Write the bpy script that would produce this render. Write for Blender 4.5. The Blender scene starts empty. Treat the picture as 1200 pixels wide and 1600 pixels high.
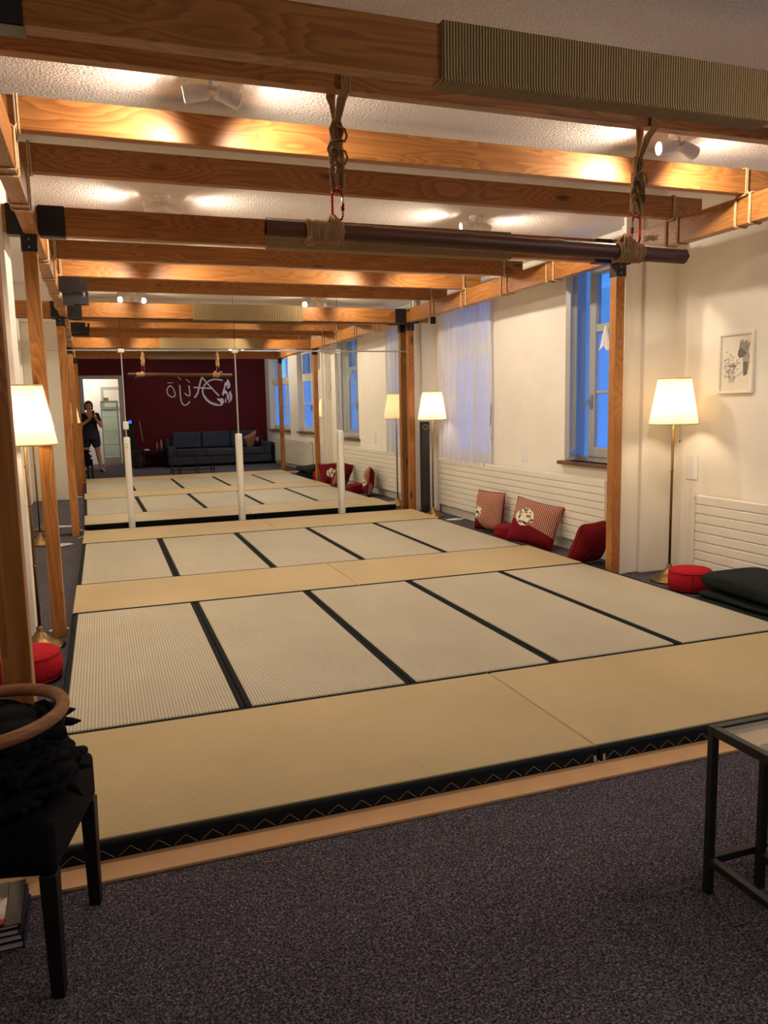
import bpy, bmesh, math, random
from mathutils import Vector, Matrix
random.seed(7)
sc = bpy.context.scene
COL = sc.collection
PI = math.pi

# ------------------------------------------------------------------ helpers
class MB:
    """collects shapes; build() links them as ONE mesh object"""
    def __init__(s): s.v = []; s.f = []
    def add(s, vs, fs, M=None):
        o = len(s.v)
        for p in vs:
            p = Vector(p)
            if M is not None: p = M @ p
            s.v.append(p)
        s.f += [tuple(i + o for i in f) for f in fs]
        return s
    def box(s, x0, x1, y0, y1, z0, z1, M=None):
        vs = [(x0,y0,z0),(x1,y0,z0),(x1,y1,z0),(x0,y1,z0),(x0,y0,z1),(x1,y0,z1),(x1,y1,z1),(x0,y1,z1)]
        return s.add(vs, [(0,3,2,1),(4,5,6,7),(0,1,5,4),(1,2,6,5),(2,3,7,6),(3,0,4,7)], M)
    def tube(s, pts, r, n=8, closed=False, caps=True, M=None, flat=None):
        pts = [Vector(p) for p in pts]; k = len(pts)
        rs = r if isinstance(r, (list, tuple)) else [r]*k
        vs = []; fs = []
        up = None
        for i, p in enumerate(pts):
            if closed: t = pts[(i+1) % k] - pts[i-1]
            else: t = pts[min(i+1, k-1)] - pts[max(i-1, 0)]
            if t.length < 1e-9: t = Vector((0,0,1))
            t.normalize()
            if up is None:
                a = Vector((0,0,1)) if abs(t.z) < .9 else Vector((1,0,0))
                up = (a - t*a.dot(t)).normalized()
            else:
                up = up - t*up.dot(t)
                if up.length < 1e-6:
                    a = Vector((0,0,1)) if abs(t.z) < .9 else Vector((1,0,0)); up = a - t*a.dot(t)
                up.normalize()
            b = t.cross(up)
            for j in range(n):
                a = 2*PI*j/n
                vs.append(p + (up*math.cos(a) + b*math.sin(a))*rs[i])
        m = k if closed else k-1
        for i in range(m):
            i2 = (i+1) % k
            for j in range(n):
                fs.append((i*n+j, i*n+(j+1) % n, i2*n+(j+1) % n, i2*n+j))
        if caps and not closed:
            fs.append(tuple(range(n-1, -1, -1))); fs.append(tuple((k-1)*n+j for j in range(n)))
        return s.add(vs, fs, M)
    def lathe(s, prof, n=32, c=(0,0,0), M=None, ripple=0, nr=0):
        vs = []; fs = []; k = len(prof)
        for (r, z) in prof:
            for j in range(n):
                a = 2*PI*j/n
                q = r*(1+ripple*math.cos(nr*a)) if ripple else r
                vs.append((c[0]+q*math.cos(a), c[1]+q*math.sin(a), c[2]+z))
        for i in range(k-1):
            for j in range(n):
                fs.append((i*n+j, i*n+(j+1) % n, (i+1)*n+(j+1) % n, (i+1)*n+j))
        if prof[0][0] > 1e-6: fs.append(tuple(range(n-1, -1, -1)))
        if prof[-1][0] > 1e-6: fs.append(tuple((k-1)*n+j for j in range(n)))
        return s.add(vs, fs, M)
    def ball(s, c, r, n=12, M=None):
        rr = r if isinstance(r, (list, tuple)) else (r, r, r)
        vs = []; fs = []
        for i in range(n+1):
            t = PI*i/n
            for j in range(2*n):
                a = PI*j/n
                vs.append((c[0]+rr[0]*math.sin(t)*math.cos(a), c[1]+rr[1]*math.sin(t)*math.sin(a), c[2]-rr[2]*math.cos(t)))
        for i in range(n):
            for j in range(2*n):
                fs.append((i*2*n+j, i*2*n+(j+1) % (2*n), (i+1)*2*n+(j+1) % (2*n), (i+1)*2*n+j))
        return s.add(vs, fs, M)
    def prism(s, poly, d0, d1, plane='xz', M=None):
        """poly 2D -> extruded along the third axis"""
        def P(a, b, d):
            return {'xz': (a, d, b), 'xy': (a, b, d), 'yz': (d, a, b)}[plane]
        n = len(poly)
        vs = [P(a, b, d0) for a, b in poly] + [P(a, b, d1) for a, b in poly]
        fs = [tuple(range(n-1, -1, -1)), tuple(range(n, 2*n))] + [(i, (i+1) % n, n+(i+1) % n, n+i) for i in range(n)]
        return s.add(vs, fs, M)
    def grid(s, fn, nu, nv, M=None, closeu=False):
        vs = [fn(i/nu, j/nv) for j in range(nv+1) for i in range(nu+1)]
        fs = [(j*(nu+1)+i, j*(nu+1)+i+1, (j+1)*(nu+1)+i+1, (j+1)*(nu+1)+i) for j in range(nv) for i in range(nu)]
        return s.add(vs, fs, M)
    def build(s, name, mat, parent=None, loc=(0,0,0), rotz=0, smooth=False, bevel=0, seg=2, weld=False):
        me = bpy.data.meshes.new(name)
        me.from_pydata([tuple(v) for v in s.v], [], s.f); me.update()
        bm = bmesh.new(); bm.from_mesh(me)
        if weld: bmesh.ops.remove_doubles(bm, verts=bm.verts, dist=1e-5)
        bmesh.ops.recalc_face_normals(bm, faces=bm.faces)
        bm.to_mesh(me); bm.free()
        if smooth:
            for p in me.polygons: p.use_smooth = True
        me.materials.append(mat)
        o = bpy.data.objects.new(name, me); COL.objects.link(o)
        o.location = loc; o.rotation_euler = (0,0,rotz)
        if parent is not None: o.parent = parent
        if bevel:
            b = o.modifiers.new('bevel', 'BEVEL'); b.width = bevel; b.segments = seg; b.limit_method = 'ANGLE'; b.angle_limit = math.radians(40)
        return o

def tag(o, label=None, cat=None, group=None, kind=None):
    if label: o['label'] = label
    if cat: o['category'] = cat
    if group: o['group'] = group
    if kind: o['kind'] = kind
    return o
def thing(name, label, cat, loc=(0,0,0), rotz=0, group=None):
    o = bpy.data.objects.new(name, None); COL.objects.link(o); o.empty_display_size = .05
    o.location = loc; o.rotation_euler = (0,0,rotz)
    return tag(o, label, cat, group)
def dup(root, loc, rotz=None, label=None):
    def cp(o, par):
        c = o.copy(); COL.objects.link(c)
        if par is not None: c.parent = par
        for ch in o.children: cp(ch, c)
        return c
    r = cp(root, None); r.location = loc
    if rotz is not None: r.rotation_euler = (0,0,rotz)
    if label: r['label'] = label
    return r
def struct(mb, name, mat, **k):
    return tag(mb.build(name, mat, **k), kind='structure')

# ------------------------------------------------------------------ materials
def lin(c):
    return tuple(((x/255)/12.92 if x/255 <= .04045 else ((x/255+.055)/1.055)**2.4) for x in c) + (1,)
class NT:
    def __init__(s, name):
        s.m = bpy.data.materials.new(name); s.m.use_nodes = True
        s.t = s.m.node_tree; s.n = s.t.nodes; s.l = s.t.links
        s.b = s.n.get('Principled BSDF'); s.out = s.n.get('Material Output')
    def N(s, ty, **k):
        n = s.n.new(ty)
        for a, v in k.items():
            if hasattr(n, a) and a not in n.inputs: setattr(n, a, v)
            else: n.inputs[a].default_value = v
        return n
    def L(s, a, b): s.l.new(a, b)
    def mix(s, fac, a, b, mode='MIX'):
        n = s.N('ShaderNodeMix'); n.data_type = 'RGBA'; n.blend_type = mode
        for sock, v in ((n.inputs[0], fac), (n.inputs[6], a), (n.inputs[7], b)):
            if hasattr(v, 'is_linked') or hasattr(v, 'links'): s.L(v, sock)
            else: sock.default_value = v
        return n.outputs[2]
    def ramp(s, fac, stops):
        n = s.N('ShaderNodeValToRGB'); e = n.color_ramp.elements
        while len(e) < len(stops): e.new(.5)
        for i, (p, c) in enumerate(stops):
            e[i].position = p; e[i].color = c if len(c) == 4 else tuple(c)+(1,)
        s.L(fac, n.inputs[0]); return n.outputs[0]
    def coord(s, scale=(1,1,1), rnd=True, rot=(0,0,0)):
        tc = s.N('ShaderNodeTexCoord'); mp = s.N('ShaderNodeMapping'); mp.inputs['Scale'].default_value = scale; mp.inputs['Rotation'].default_value = rot
        src = tc.outputs['Object']
        if rnd:
            oi = s.N('ShaderNodeObjectInfo'); vm = s.N('ShaderNodeVectorMath'); vm.operation = 'MULTIPLY_ADD'
            s.L(oi.outputs['Random'], vm.inputs[0]); vm.inputs[1].default_value = (7.3, 11.7, 5.1); s.L(src, vm.inputs[2]); src = vm.outputs[0]
        s.L(src, mp.inputs['Vector']); return mp.outputs[0]
    def noise(s, vec, scale, detail=3, rough=.55, dist=0):
        n = s.N('ShaderNodeTexNoise'); n.inputs['Scale'].default_value = scale; n.inputs['Detail'].default_value = detail
        n.inputs['Roughness'].default_value = rough; n.inputs['Distortion'].default_value = dist; s.L(vec, n.inputs['Vector']); return n.outputs['Fac']
    def bump(s, h, strength=.3, dist=.005):
        n = s.N('ShaderNodeBump'); n.inputs['Strength'].default_value = strength; n.inputs['Distance'].default_value = dist
        s.L(h, n.inputs['Height']); s.L(n.outputs[0], s.b.inputs['Normal'])
    def col(s, c):
        if hasattr(c, 'links'): s.L(c, s.b.inputs['Base Color'])
        else: s.b.inputs['Base Color'].default_value = c
    def set(s, **k):
        for a, v in k.items(): s.b.inputs[a.replace('_', ' ')].default_value = v

def plain(name, rgb, rough=.6, metal=0, spec=.5, var=.08, vs=30, bump=0, bs=200):
    t = NT(name); c = lin(rgb); v = t.coord(rnd=False)
    if var:
        f = t.noise(v, vs, 3)
        t.col(t.ramp(f, [(.3, tuple(x*(1-var) for x in c[:3])), (.7, tuple(min(1, x*(1+var)) for x in c[:3]))]))
    else: t.col(c)
    t.set(Roughness=rough, Metallic=metal); t.b.inputs['Specular IOR Level'].default_value = spec
    if bump: t.bump(t.noise(v, bs, 2), bump, .002)
    return t.m

def wood(name, axis, light, mid, dark, rough=.42, gscale=1.0, knots=True):
    """pine: long grain lines bending round scattered knots"""
    t = NT(name)
    ax = 'xyz'.index(axis)
    def sc3(along, across): 
        k = [across]*3; k[ax] = along; return tuple(k)
    v = t.coord(sc3(.42*gscale, 7*gscale))
    vo = t.N('ShaderNodeTexVoronoi'); vo.inputs['Scale'].default_value = 1.0; t.L(t.coord(sc3(1.7*gscale, 5.5*gscale)), vo.inputs['Vector'])
    kn = t.ramp(vo.outputs['Distance'], [(.05, (1,1,1)), (.14, (0,0,0))])
    bend = t.ramp(vo.outputs['Distance'], [(0, (1,1,1)), (.55, (0,0,0))])
    n1 = t.noise(v, .8, 3, .5, .4)
    # grain phase = noise + knot bending
    def m2(op, a, b):
        n = t.N('ShaderNodeMath'); n.operation = op
        for i, q in enumerate((a, b)):
            if hasattr(q, 'links'): t.L(q, n.inputs[i])
            else: n.inputs[i].default_value = q
        return n.outputs[0]
    ph = m2('ADD', m2('MULTIPLY', n1, 16.0), m2('MULTIPLY', bend, 5.0 if knots else 0.0))
    line = m2('FRACT', ph, 0)
    g = t.ramp(line, [(0, lin(light)), (.45, lin(mid)), (.85, lin(dark)), (.93, lin(mid)), (1, lin(light))])
    big = t.noise(t.coord(sc3(.8, 3)), 1, 2)
    c = t.mix(.5, g, t.ramp(big, [(.3, lin(mid)), (.7, lin(light))]))
    n2 = t.noise(t.coord(sc3(5, 170)), 1, 2)
    if knots: c = t.mix(kn, c, lin(tuple(x*.62 for x in dark)))
    c = t.mix(.28, c, t.ramp(n2, [(.3, (.45,.45,.45)), (.7, (1,1,1))]), 'MULTIPLY')
    oi = t.N('ShaderNodeObjectInfo')
    c = t.mix(1.0, c, t.ramp(oi.outputs['Random'], [(0, (.82,.80,.78)), (1, (1,1,1))]), 'MULTIPLY')
    t.col(c); t.set(Roughness=rough); t.b.inputs['Specular IOR Level'].default_value = .35
    t.bump(n2, .12, .002)
    return t.m

WX, WY, WZ = [wood('stained_pine_'+a, a, (192,132,70), (164,104,52), (120,70,32)) for a in 'xyz']
M_bamboo = wood('brown_bamboo', 'x', (112,72,48), (86,52,34), (60,32,20), .45, .5, False)
M_hoop = wood('hoop_wood', 'x', (176,120,74), (146,92,54), (110,64,36), .45, .8, False)
M_thresh = plain('plywood_edge', (205,160,112), .5, var=.06, vs=8)
M_steel = plain('black_steel', (22,22,24), .45, 0, .5, 0)
M_black = plain('black_paint', (14,14,15), .5, 0, .4, 0)
M_blackfab = plain('black_fabric', (17,16,19), .9, 0, .15, .25, 90, .3, 350)
M_border = plain('black_border_cloth', (24,27,30), .85, 0, .15, .2, 120, .2, 500)
M_thread = plain('pale_thread', (176,170,160), .8, var=0)
M_white = plain('white_wall_paint', (238,231,218), .75, 0, .2, .03, 3, .12, 60)
M_whitepaint = plain('white_gloss_paint', (235,230,218), .4, var=.02)
M_greypaint = plain('grey_frame_paint', (176,174,170), .5, var=.02)
M_rad = plain('radiator_enamel', (232,227,212), .42, var=.02)
M_plastic = plain('white_plastic', (236,234,228), .4, var=0)
M_red = plain('wine_red_paint', (86,12,20), .7, 0, .25, .08, 4, .1, 60)
M_brass = plain('antique_brass', (128,102,66), .36, 1.0, .5, .1, 20)
M_rope = plain('jute_rope', (170,134,96), .9, 0, .1, .25, 160, .4, 600)
M_ropepale = plain('pale_rope', (202,172,132), .9, 0, .1, .2, 160, .4, 600)
M_carab = plain('red_anodised_metal', (170,18,30), .3, .6, .5, 0)
M_silver = plain('brushed_metal', (200,200,204), .3, 1, .5, 0)
M_zafu = plain('red_cushion_cloth', (168,20,32), .85, 0, .2, .1, 40, .25, 500)
M_zafu2 = plain('deep_red_cloth', (124,14,24), .85, 0, .2, .1, 40, .25, 500)
M_blanket = plain('charcoal_blanket', (36,41,41), .95, 0, .1, .3, 50, .4, 300)
M_sofa = plain('dark_blue_grey_upholstery', (62,66,78), .9, 0, .2, .12, 60, .3, 400)
M_skin = plain('skin', (196,140,112), .5, 0, .4, .04, 20)
M_hair = plain('brown_hair', (66,42,30), .5, 0, .4, .3, 120, .3, 200)
M_shirt = plain('charcoal_cotton', (38,38,42), .9, 0, .15, .12, 60)
M_shorts = plain('dark_navy_cotton', (44,46,58), .9, 0, .15, .12, 60)
M_phone = plain('phone_black', (10,10,12), .25, var=0)
M_pot = plain('dark_pot', (52,34,26), .6)
M_leaf = plain('leaf_green', (66,78,44), .6, var=.3)
M_bottle = plain('bottle_amber', (168,130,104), .35, var=.1)
M_rubber = plain('dark_rubber', (30,30,30), .8, var=0)
M_paper = plain('cream_paper', (226,218,200), .8, var=.03)
M_ink = plain('graphite_grey', (112,104,96), .9, var=.3, vs=60)
M_cover = plain('glossy_black_cover', (26,26,32), .25, var=.2, vs=20)
M_pages = plain('page_edges', (190,186,190), .8, var=.1, vs=200)
M_navy = plain('navy_cover', (30,32,56), .35, var=.2)
M_sign = plain('white_vinyl_lettering', (240,236,230), .6, var=0)
M_extwin = plain('dim_house_window', (96,92,96), .3, var=.1)
M_ext = plain('outdoor_render', (158,128,112), .9, var=.2, vs=.6)

def schlick(t, f0):
    lw = t.N('ShaderNodeLayerWeight'); lw.inputs['Blend'].default_value = .5
    p = t.N('ShaderNodeMath'); p.operation = 'POWER'; t.L(lw.outputs['Facing'], p.inputs[0]); p.inputs[1].default_value = 5
    m = t.N('ShaderNodeMath'); m.operation = 'MULTIPLY_ADD'; t.L(p.outputs[0], m.inputs[0]); m.inputs[1].default_value = 1-f0; m.inputs[2].default_value = f0
    return m.outputs[0]
def glassy(name, tint=(.9,.95,.95,1), rough=0.0, f0=.045):
    """thin pane: mostly see-through with a mirror sheen"""
    t = NT(name); t.n.remove(t.b)
    tr = t.N('ShaderNodeBsdfTransparent'); tr.inputs['Color'].default_value = tint
    gl = t.N('ShaderNodeBsdfGlossy'); gl.inputs['Roughness'].default_value = rough
    mx = t.N('ShaderNodeMixShader'); t.L(schlick(t, f0), mx.inputs[0]); t.L(tr.outputs[0], mx.inputs[1]); t.L(gl.outputs[0], mx.inputs[2])
    t.L(mx.outputs[0], t.out.inputs[0]); return t.m
M_glass = glassy('clear_glass')
M_cabglass = glassy('greenish_glass', (.80,.9,.84,1))
M_tableglass = glassy('table_glass', (.86,.9,.88,1), 0.0, .14)
def frosted():
    t = NT('frosted_window_film'); t.n.remove(t.b)
    a = t.N('ShaderNodeBsdfTranslucent'); a.inputs['Color'].default_value = (.88,.92,.95,1)
    d = t.N('ShaderNodeBsdfGlossy'); d.inputs['Roughness'].default_value = .25
    mx = t.N('ShaderNodeMixShader'); t.L(schlick(t, .03), mx.inputs[0]); t.L(a.outputs[0], mx.inputs[1]); t.L(d.outputs[0], mx.inputs[2])
    t.L(mx.outputs[0], t.out.inputs[0]); return t.m
M_frost = frosted()
def mirror_mat():
    t = NT('silvered_mirror'); t.col((.90,.92,.88,1)); t.set(Metallic=1.0, Roughness=0.0)
    return t.m
M_mirror = mirror_mat()
def sheer():
    t = NT('sheer_curtain'); t.n.remove(t.b)
    d = t.N('ShaderNodeBsdfDiffuse'); d.inputs['Color'].default_value = (.85,.83,.8,1)
    tl = t.N('ShaderNodeBsdfTranslucent'); tl.inputs['Color'].default_value = (.8,.8,.8,1)
    tr = t.N('ShaderNodeBsdfTransparent')
    m1 = t.N('ShaderNodeMixShader'); m1.inputs[0].default_value = .25; t.L(d.outputs[0], m1.inputs[1]); t.L(tl.outputs[0], m1.inputs[2])
    m2 = t.N('ShaderNodeMixShader'); m2.inputs[0].default_value = .22; t.L(m1.outputs[0], m2.inputs[1]); t.L(tr.outputs[0], m2.inputs[2])
    t.L(m2.outputs[0], t.out.inputs[0]); return t.m
M_sheer = sheer()
def shade_mat():
    t = NT('pleated_lampshade_cloth'); t.n.remove(t.b)
    d = t.N('ShaderNodeBsdfDiffuse'); d.inputs['Color'].default_value = (.82,.76,.62,1)
    tl = t.N('ShaderNodeBsdfTranslucent'); tl.inputs['Color'].default_value = (.88,.80,.62,1)
    m1 = t.N('ShaderNodeMixShader'); m1.inputs[0].default_value = .6; t.L(d.outputs[0], m1.inputs[1]); t.L(tl.outputs[0], m1.inputs[2])
    t.L(m1.outputs[0], t.out.inputs[0]); return t.m
M_shade = shade_mat()
def emit(name, rgb, s):
    t = NT(name); t.col(lin(rgb)); t.b.inputs['Emission Color'].default_value = lin(rgb); t.b.inputs['Emission Strength'].default_value = s; return t.m
M_bulb = emit('lit_bulb', (255,214,150), 12)
M_lens = emit('lit_spot_lens', (255,238,220), 25)
M_led = emit('blue_led', (60,90,255), 4)

def ceiling_mat():
    t = NT('rough_plaster'); v = t.coord(rnd=False)
    n = t.noise(v, 75, 3, .6); t.col(t.ramp(n, [(.3, lin((214,204,196))), (.7, lin((236,228,220)))]))
    t.set(Roughness=.85); t.b.inputs['Specular IOR Level'].default_value = .2
    t.bump(n, .9, .012); return t.m
M_ceil = ceiling_mat()
def carpet_mat():
    t = NT('grey_carpet'); v = t.coord(rnd=False)
    n = t.noise(v, 150, 2, .75); n2 = t.noise(v, 420, 2, .6); big = t.noise(v, 2.2, 3)
    vo = t.N('ShaderNodeTexVoronoi'); vo.inputs['Scale'].default_value = 210; t.L(v, vo.inputs['Vector'])
    sep = t.N('ShaderNodeSeparateColor'); t.L(vo.outputs['Color'], sep.inputs[0])
    c = t.ramp(sep.outputs[0], [(0, lin((34,32,38))), (.45, lin((70,66,74))), (.8, lin((112,106,114))), (1, lin((176,168,174)))])
    c = t.mix(.5, c, t.ramp(n, [(.36, lin((30,28,34))), (.5, lin((78,73,80))), (.64, lin((168,160,166)))]))
    c = t.mix(.35, c, t.ramp(big, [(.3, (.7,.68,.72)), (.7, (1,1,1))]), 'MULTIPLY')
    t.col(c); t.set(Roughness=1.0); t.b.inputs['Specular IOR Level'].default_value = .05
    t.bump(n, 1.0, .012); return t.m
M_carpet = carpet_mat()
def straw(name, axis, a, b, pitch=.0145):
    """woven rush: ribs along axis"""
    t = NT(name); v = t.coord(rnd=False)
    w = t.N('ShaderNodeTexWave'); w.wave_type = 'BANDS'; w.bands_direction = 'Y' if axis == 'x' else 'X'; w.wave_profile = 'SIN'
    w.inputs['Scale'].default_value = 2*PI/20/pitch*1.0; w.inputs['Distortion'].default_value = .25; w.inputs['Detail Scale'].default_value = 4
    t.L(v, w.inputs['Vector'])
    k = (8, 900, 1) if axis == 'x' else (900, 8, 1)
    fib = t.noise(t.coord(k), 1, 2)
    big = t.noise(t.coord(), 1.7, 4)
    c = t.ramp(w.outputs['Fac'], [(0, lin(tuple(x*.74 for x in a))), (.4, lin(a)), (1, lin(b))])
    c = t.mix(.28, c, t.ramp(big, [(.3, lin(tuple(x*.86 for x in a))), (.7, lin(b))]))
    c = t.mix(.25, c, t.ramp(fib, [(.3, (.7,.7,.66)), (.7, (1,1,1))]), 'MULTIPLY')
    t.col(c); t.set(Roughness=.5); t.b.inputs['Specular IOR Level'].default_value = .35
    t.bump(w.outputs['Fac'], .35, .004); return t.m
M_strawX = straw('rush_weave_across', 'x', (196,172,124), (214,191,144))
M_strawY = straw('rush_lengthwise_painted_sheen', 'y', (188,178,152), (204,194,169))  # greyer than the across weave: view-direction sheen put into the colour
def sleeve_mat():
    t = NT('wound_jute_sleeve'); v = t.coord(rnd=False)
    w = t.N('ShaderNodeTexWave'); w.wave_type = 'BANDS'; w.bands_direction = 'X'; w.inputs['Scale'].default_value = 2*PI/20/.0105; w.inputs['Distortion'].default_value = .8
    t.L(v, w.inputs['Vector'])
    c = t.ramp(w.outputs['Fac'], [(0, lin((112,92,62))), (.5, lin((160,136,98))), (1, lin((176,152,112)))])
    c = t.mix(.3, c, t.ramp(t.noise(v, 260, 2), [(.3, (.6,.6,.6)), (.7, (1,1,1))]), 'MULTIPLY')
    t.col(c); t.set(Roughness=.95); t.b.inputs['Specular IOR Level'].default_value = .05
    t.bump(w.outputs['Fac'], .8, .006); return t.m
M_sleeve = sleeve_mat()
def pillow_mat(name, sx, sy, px, py, pr_, low, rot=0.0):
    """thin red and cream stripes above, plain red below, a cream patch with dark marks"""
    t = NT(name); v = t.coord(rnd=False)
    se = t.N('ShaderNodeSeparateXYZ'); t.L(v, se.inputs[0])
    w = t.N('ShaderNodeTexWave'); w.wave_type = 'BANDS'; w.bands_direction = sx; w.inputs['Scale'].default_value = 2*PI/20/.017; w.inputs['Distortion'].default_value = .15
    t.L(v, w.inputs['Vector'])
    st = t.ramp(w.outputs['Fac'], [(.45, lin((128,36,38))), (.6, lin((196,160,134)))])
    def math_(op, a, b):
        n = t.N('ShaderNodeMath'); n.operation = op
        for i, q in enumerate((a, b)):
            if hasattr(q, 'links'): t.L(q, n.inputs[i])
            else: n.inputs[i].default_value = q
        return n.outputs[0]
    sl = math_('ADD', math_('MULTIPLY', se.outputs[0], sy), se.outputs[2])
    red = math_('LESS_THAN', sl, low)
    c = t.mix(red, st, lin((108,18,26)))
    dx = math_('SUBTRACT', se.outputs[0], px); dz = math_('SUBTRACT', se.outputs[2], py)
    d = math_('SQRT', math_('ADD', math_('MULTIPLY', dx, dx), math_('MULTIPLY', dz, dz)), 0)
    wob = t.noise(v, 14, 2)
    patch = math_('LESS_THAN', math_('ADD', d, math_('MULTIPLY', wob, .05)), pr_+.025)
    vo = t.N('ShaderNodeTexVoronoi'); vo.inputs['Scale'].default_value = 36; t.L(v, vo.inputs['Vector'])
    marks = t.ramp(vo.outputs['Distance'], [(.18, lin((230,214,186))), (.2, lin((30,24,22))), (.44, lin((36,28,26))), (.47, lin((232,218,190)))])
    c = t.mix(patch, c, marks)
    front = math_('LESS_THAN', se.outputs[1], 0.0)
    c = t.mix(front, lin((112,20,28)) if low > .2 else t.mix(red, lin((112,20,28)), st), c)
    t.col(c); t.set(Roughness=.9); t.b.inputs['Specular IOR Level'].default_value = .15
    t.bump(t.noise(v, 500, 2), .25, .002); return t.m
def magazine_mat():
    t = NT('red_and_white_magazine_cover'); v = t.coord(rnd=False)
    vo = t.N('ShaderNodeTexVoronoi'); vo.inputs['Scale'].default_value = 9; t.L(v, vo.inputs['Vector'])
    t.col(t.ramp(vo.outputs['Distance'], [(.44, lin((190,24,34))), (.5, lin((222,206,196))), (.6, lin((214,196,186))), (.66, lin((36,40,52)))]))
    t.set(Roughness=.3); return t.m
M_mag = magazine_mat()

# ------------------------------------------------------------------ camera
F = 1224.97
cam = bpy.data.cameras.new('camera'); co = bpy.data.objects.new('camera', cam); COL.objects.link(co)
cam.sensor_fit = 'VERTICAL'; cam.sensor_height = 36; cam.sensor_width = 27; cam.lens = F/1600*36; cam.clip_start = .01
R_ = Vector((0.94130581,-0.33692849,-0.02055642)); D_ = Vector((-0.0644333,-0.11956694,-0.99073311)); FW = Vector((0.33134834,0.93390735,-0.13425847))
co.matrix_world = Matrix(((R_.x,-D_.x,-FW.x,0),(R_.y,-D_.y,-FW.y,0),(R_.z,-D_.z,-FW.z,1.40),(0,0,0,1)))
sc.camera = co

# ------------------------------------------------------------------ room shell
CZ = 2.80                    # ceiling height
XF = 4.36; XB = 4.17         # right wall: near part, far part
XL = -1.03; YB = -1.6; YE = 9.72
struct(MB().box(-3.2, 6.0, -3.4, 9.9, -.12, 0), 'floor', M_carpet)
struct(MB().box(-3.2, 6.0, -3.4, 9.9, CZ, CZ+.1), 'ceiling', M_ceil)
struct(MB().box(XL-.15, XL, YB-.15, YE, 0, CZ), 'wall_left', M_white)
def wall_x(mb, x0, x1, y0, y1, holes):
    """wall slab along y with rectangular holes (y0,y1,z0,z1)"""
    y = y0
    for (a, b, c, d) in sorted(holes):
        mb.box(x0, x1, y, a, 0, CZ); mb.box(x0, x1, a, b, 0, c); mb.box(x0, x1, a, b, d, CZ); y = b
    mb.box(x0, x1, y, y1, 0, CZ); return mb
WA = (-1.15, .95, .86, 2.66); WB = (1.75, 3.35, .86, 2.66)      # windows of the near part, seen in the mirror
WC = (5.62, 6.52, .845, 2.66); WD = (8.06, 9.30, .72, 2.66)
struct(wall_x(MB(), XF, XF+.32, YB-.15, 5.24, [WA, WB]), 'wall_right', M_white)
struct(wall_x(MB(), XB, XB+.32, 5.56, YE, [WC, WD]), 'wall_right_far', M_white)
# pilaster between the two parts: stepped strips then a broad face
pl = MB().box(3.885, 3.945, 5.25, 5.285, 0, CZ).box(3.945, 4.065, 5.272, 5.31, 0, CZ).box(4.065, XF+.32, 5.235, 5.56, 0, CZ)
struct(pl, 'wall_pilaster_right', M_white, bevel=.006)
struct(MB().box(XL, -.475, 5.25, 5.62, 0, CZ), 'wall_pilaster_left', M_white, bevel=.006)
# end wall beyond the mirror
struct(MB().box(XL-.15, XB+.32, YE-.06, YE+.1, 0, CZ), 'wall_end', M_white)
struct(MB().box(3.86, 3.89, 9.585, 9.66, 0, CZ).box(3.97, XB, 9.60, 9.66, 0, CZ), 'trim_1', M_whitepaint)
# back wall (wine red) with a doorway
DX0, DX1, DZ = -.16, .66, 2.20
struct(MB().box(XL-.15, DX0, YB-.15, YB, 0, CZ).box(DX1, XF+.32, YB-.15, YB, 0, CZ).box(DX0, DX1, YB-.15, YB, DZ, CZ), 'wall_back', M_red)
d = struct(MB().box(DX0-.09, DX0, YB-.17, YB+.02, 0, DZ+.08).box(DX1, DX1+.09, YB-.17, YB+.02, 0, DZ+.08).box(DX0, DX1, YB-.17, YB+.02, DZ, DZ+.08), 'door_1', M_greypaint, bevel=.004)
# hall behind the doorway
struct(MB().box(-3.2, 2.4, -3.4, -3.25, 0, CZ).box(-1.6, -1.45, -3.25, YB-.15, 0, CZ).box(1.5, 1.65, -3.25, YB-.15, 0, CZ), 'wall_hall', M_white)
# cornice, threshold board
struct(MB().box(XF-.05, XF, YB, 5.235, CZ-.05, CZ).box(XB-.05, XB, 5.56, YE-.06, CZ-.05, CZ), 'trim_2', M_whitepaint, bevel=.012)
struct(MB().box(XL, XF, 2.335, 2.60, 0, .012), 'trim_3', M_thresh, bevel=.003)
struct(MB().box(XB-.03, XB, 5.56, YE-.06, 0, .10), 'baseboard_right', M_whitepaint, bevel=.005)

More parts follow.
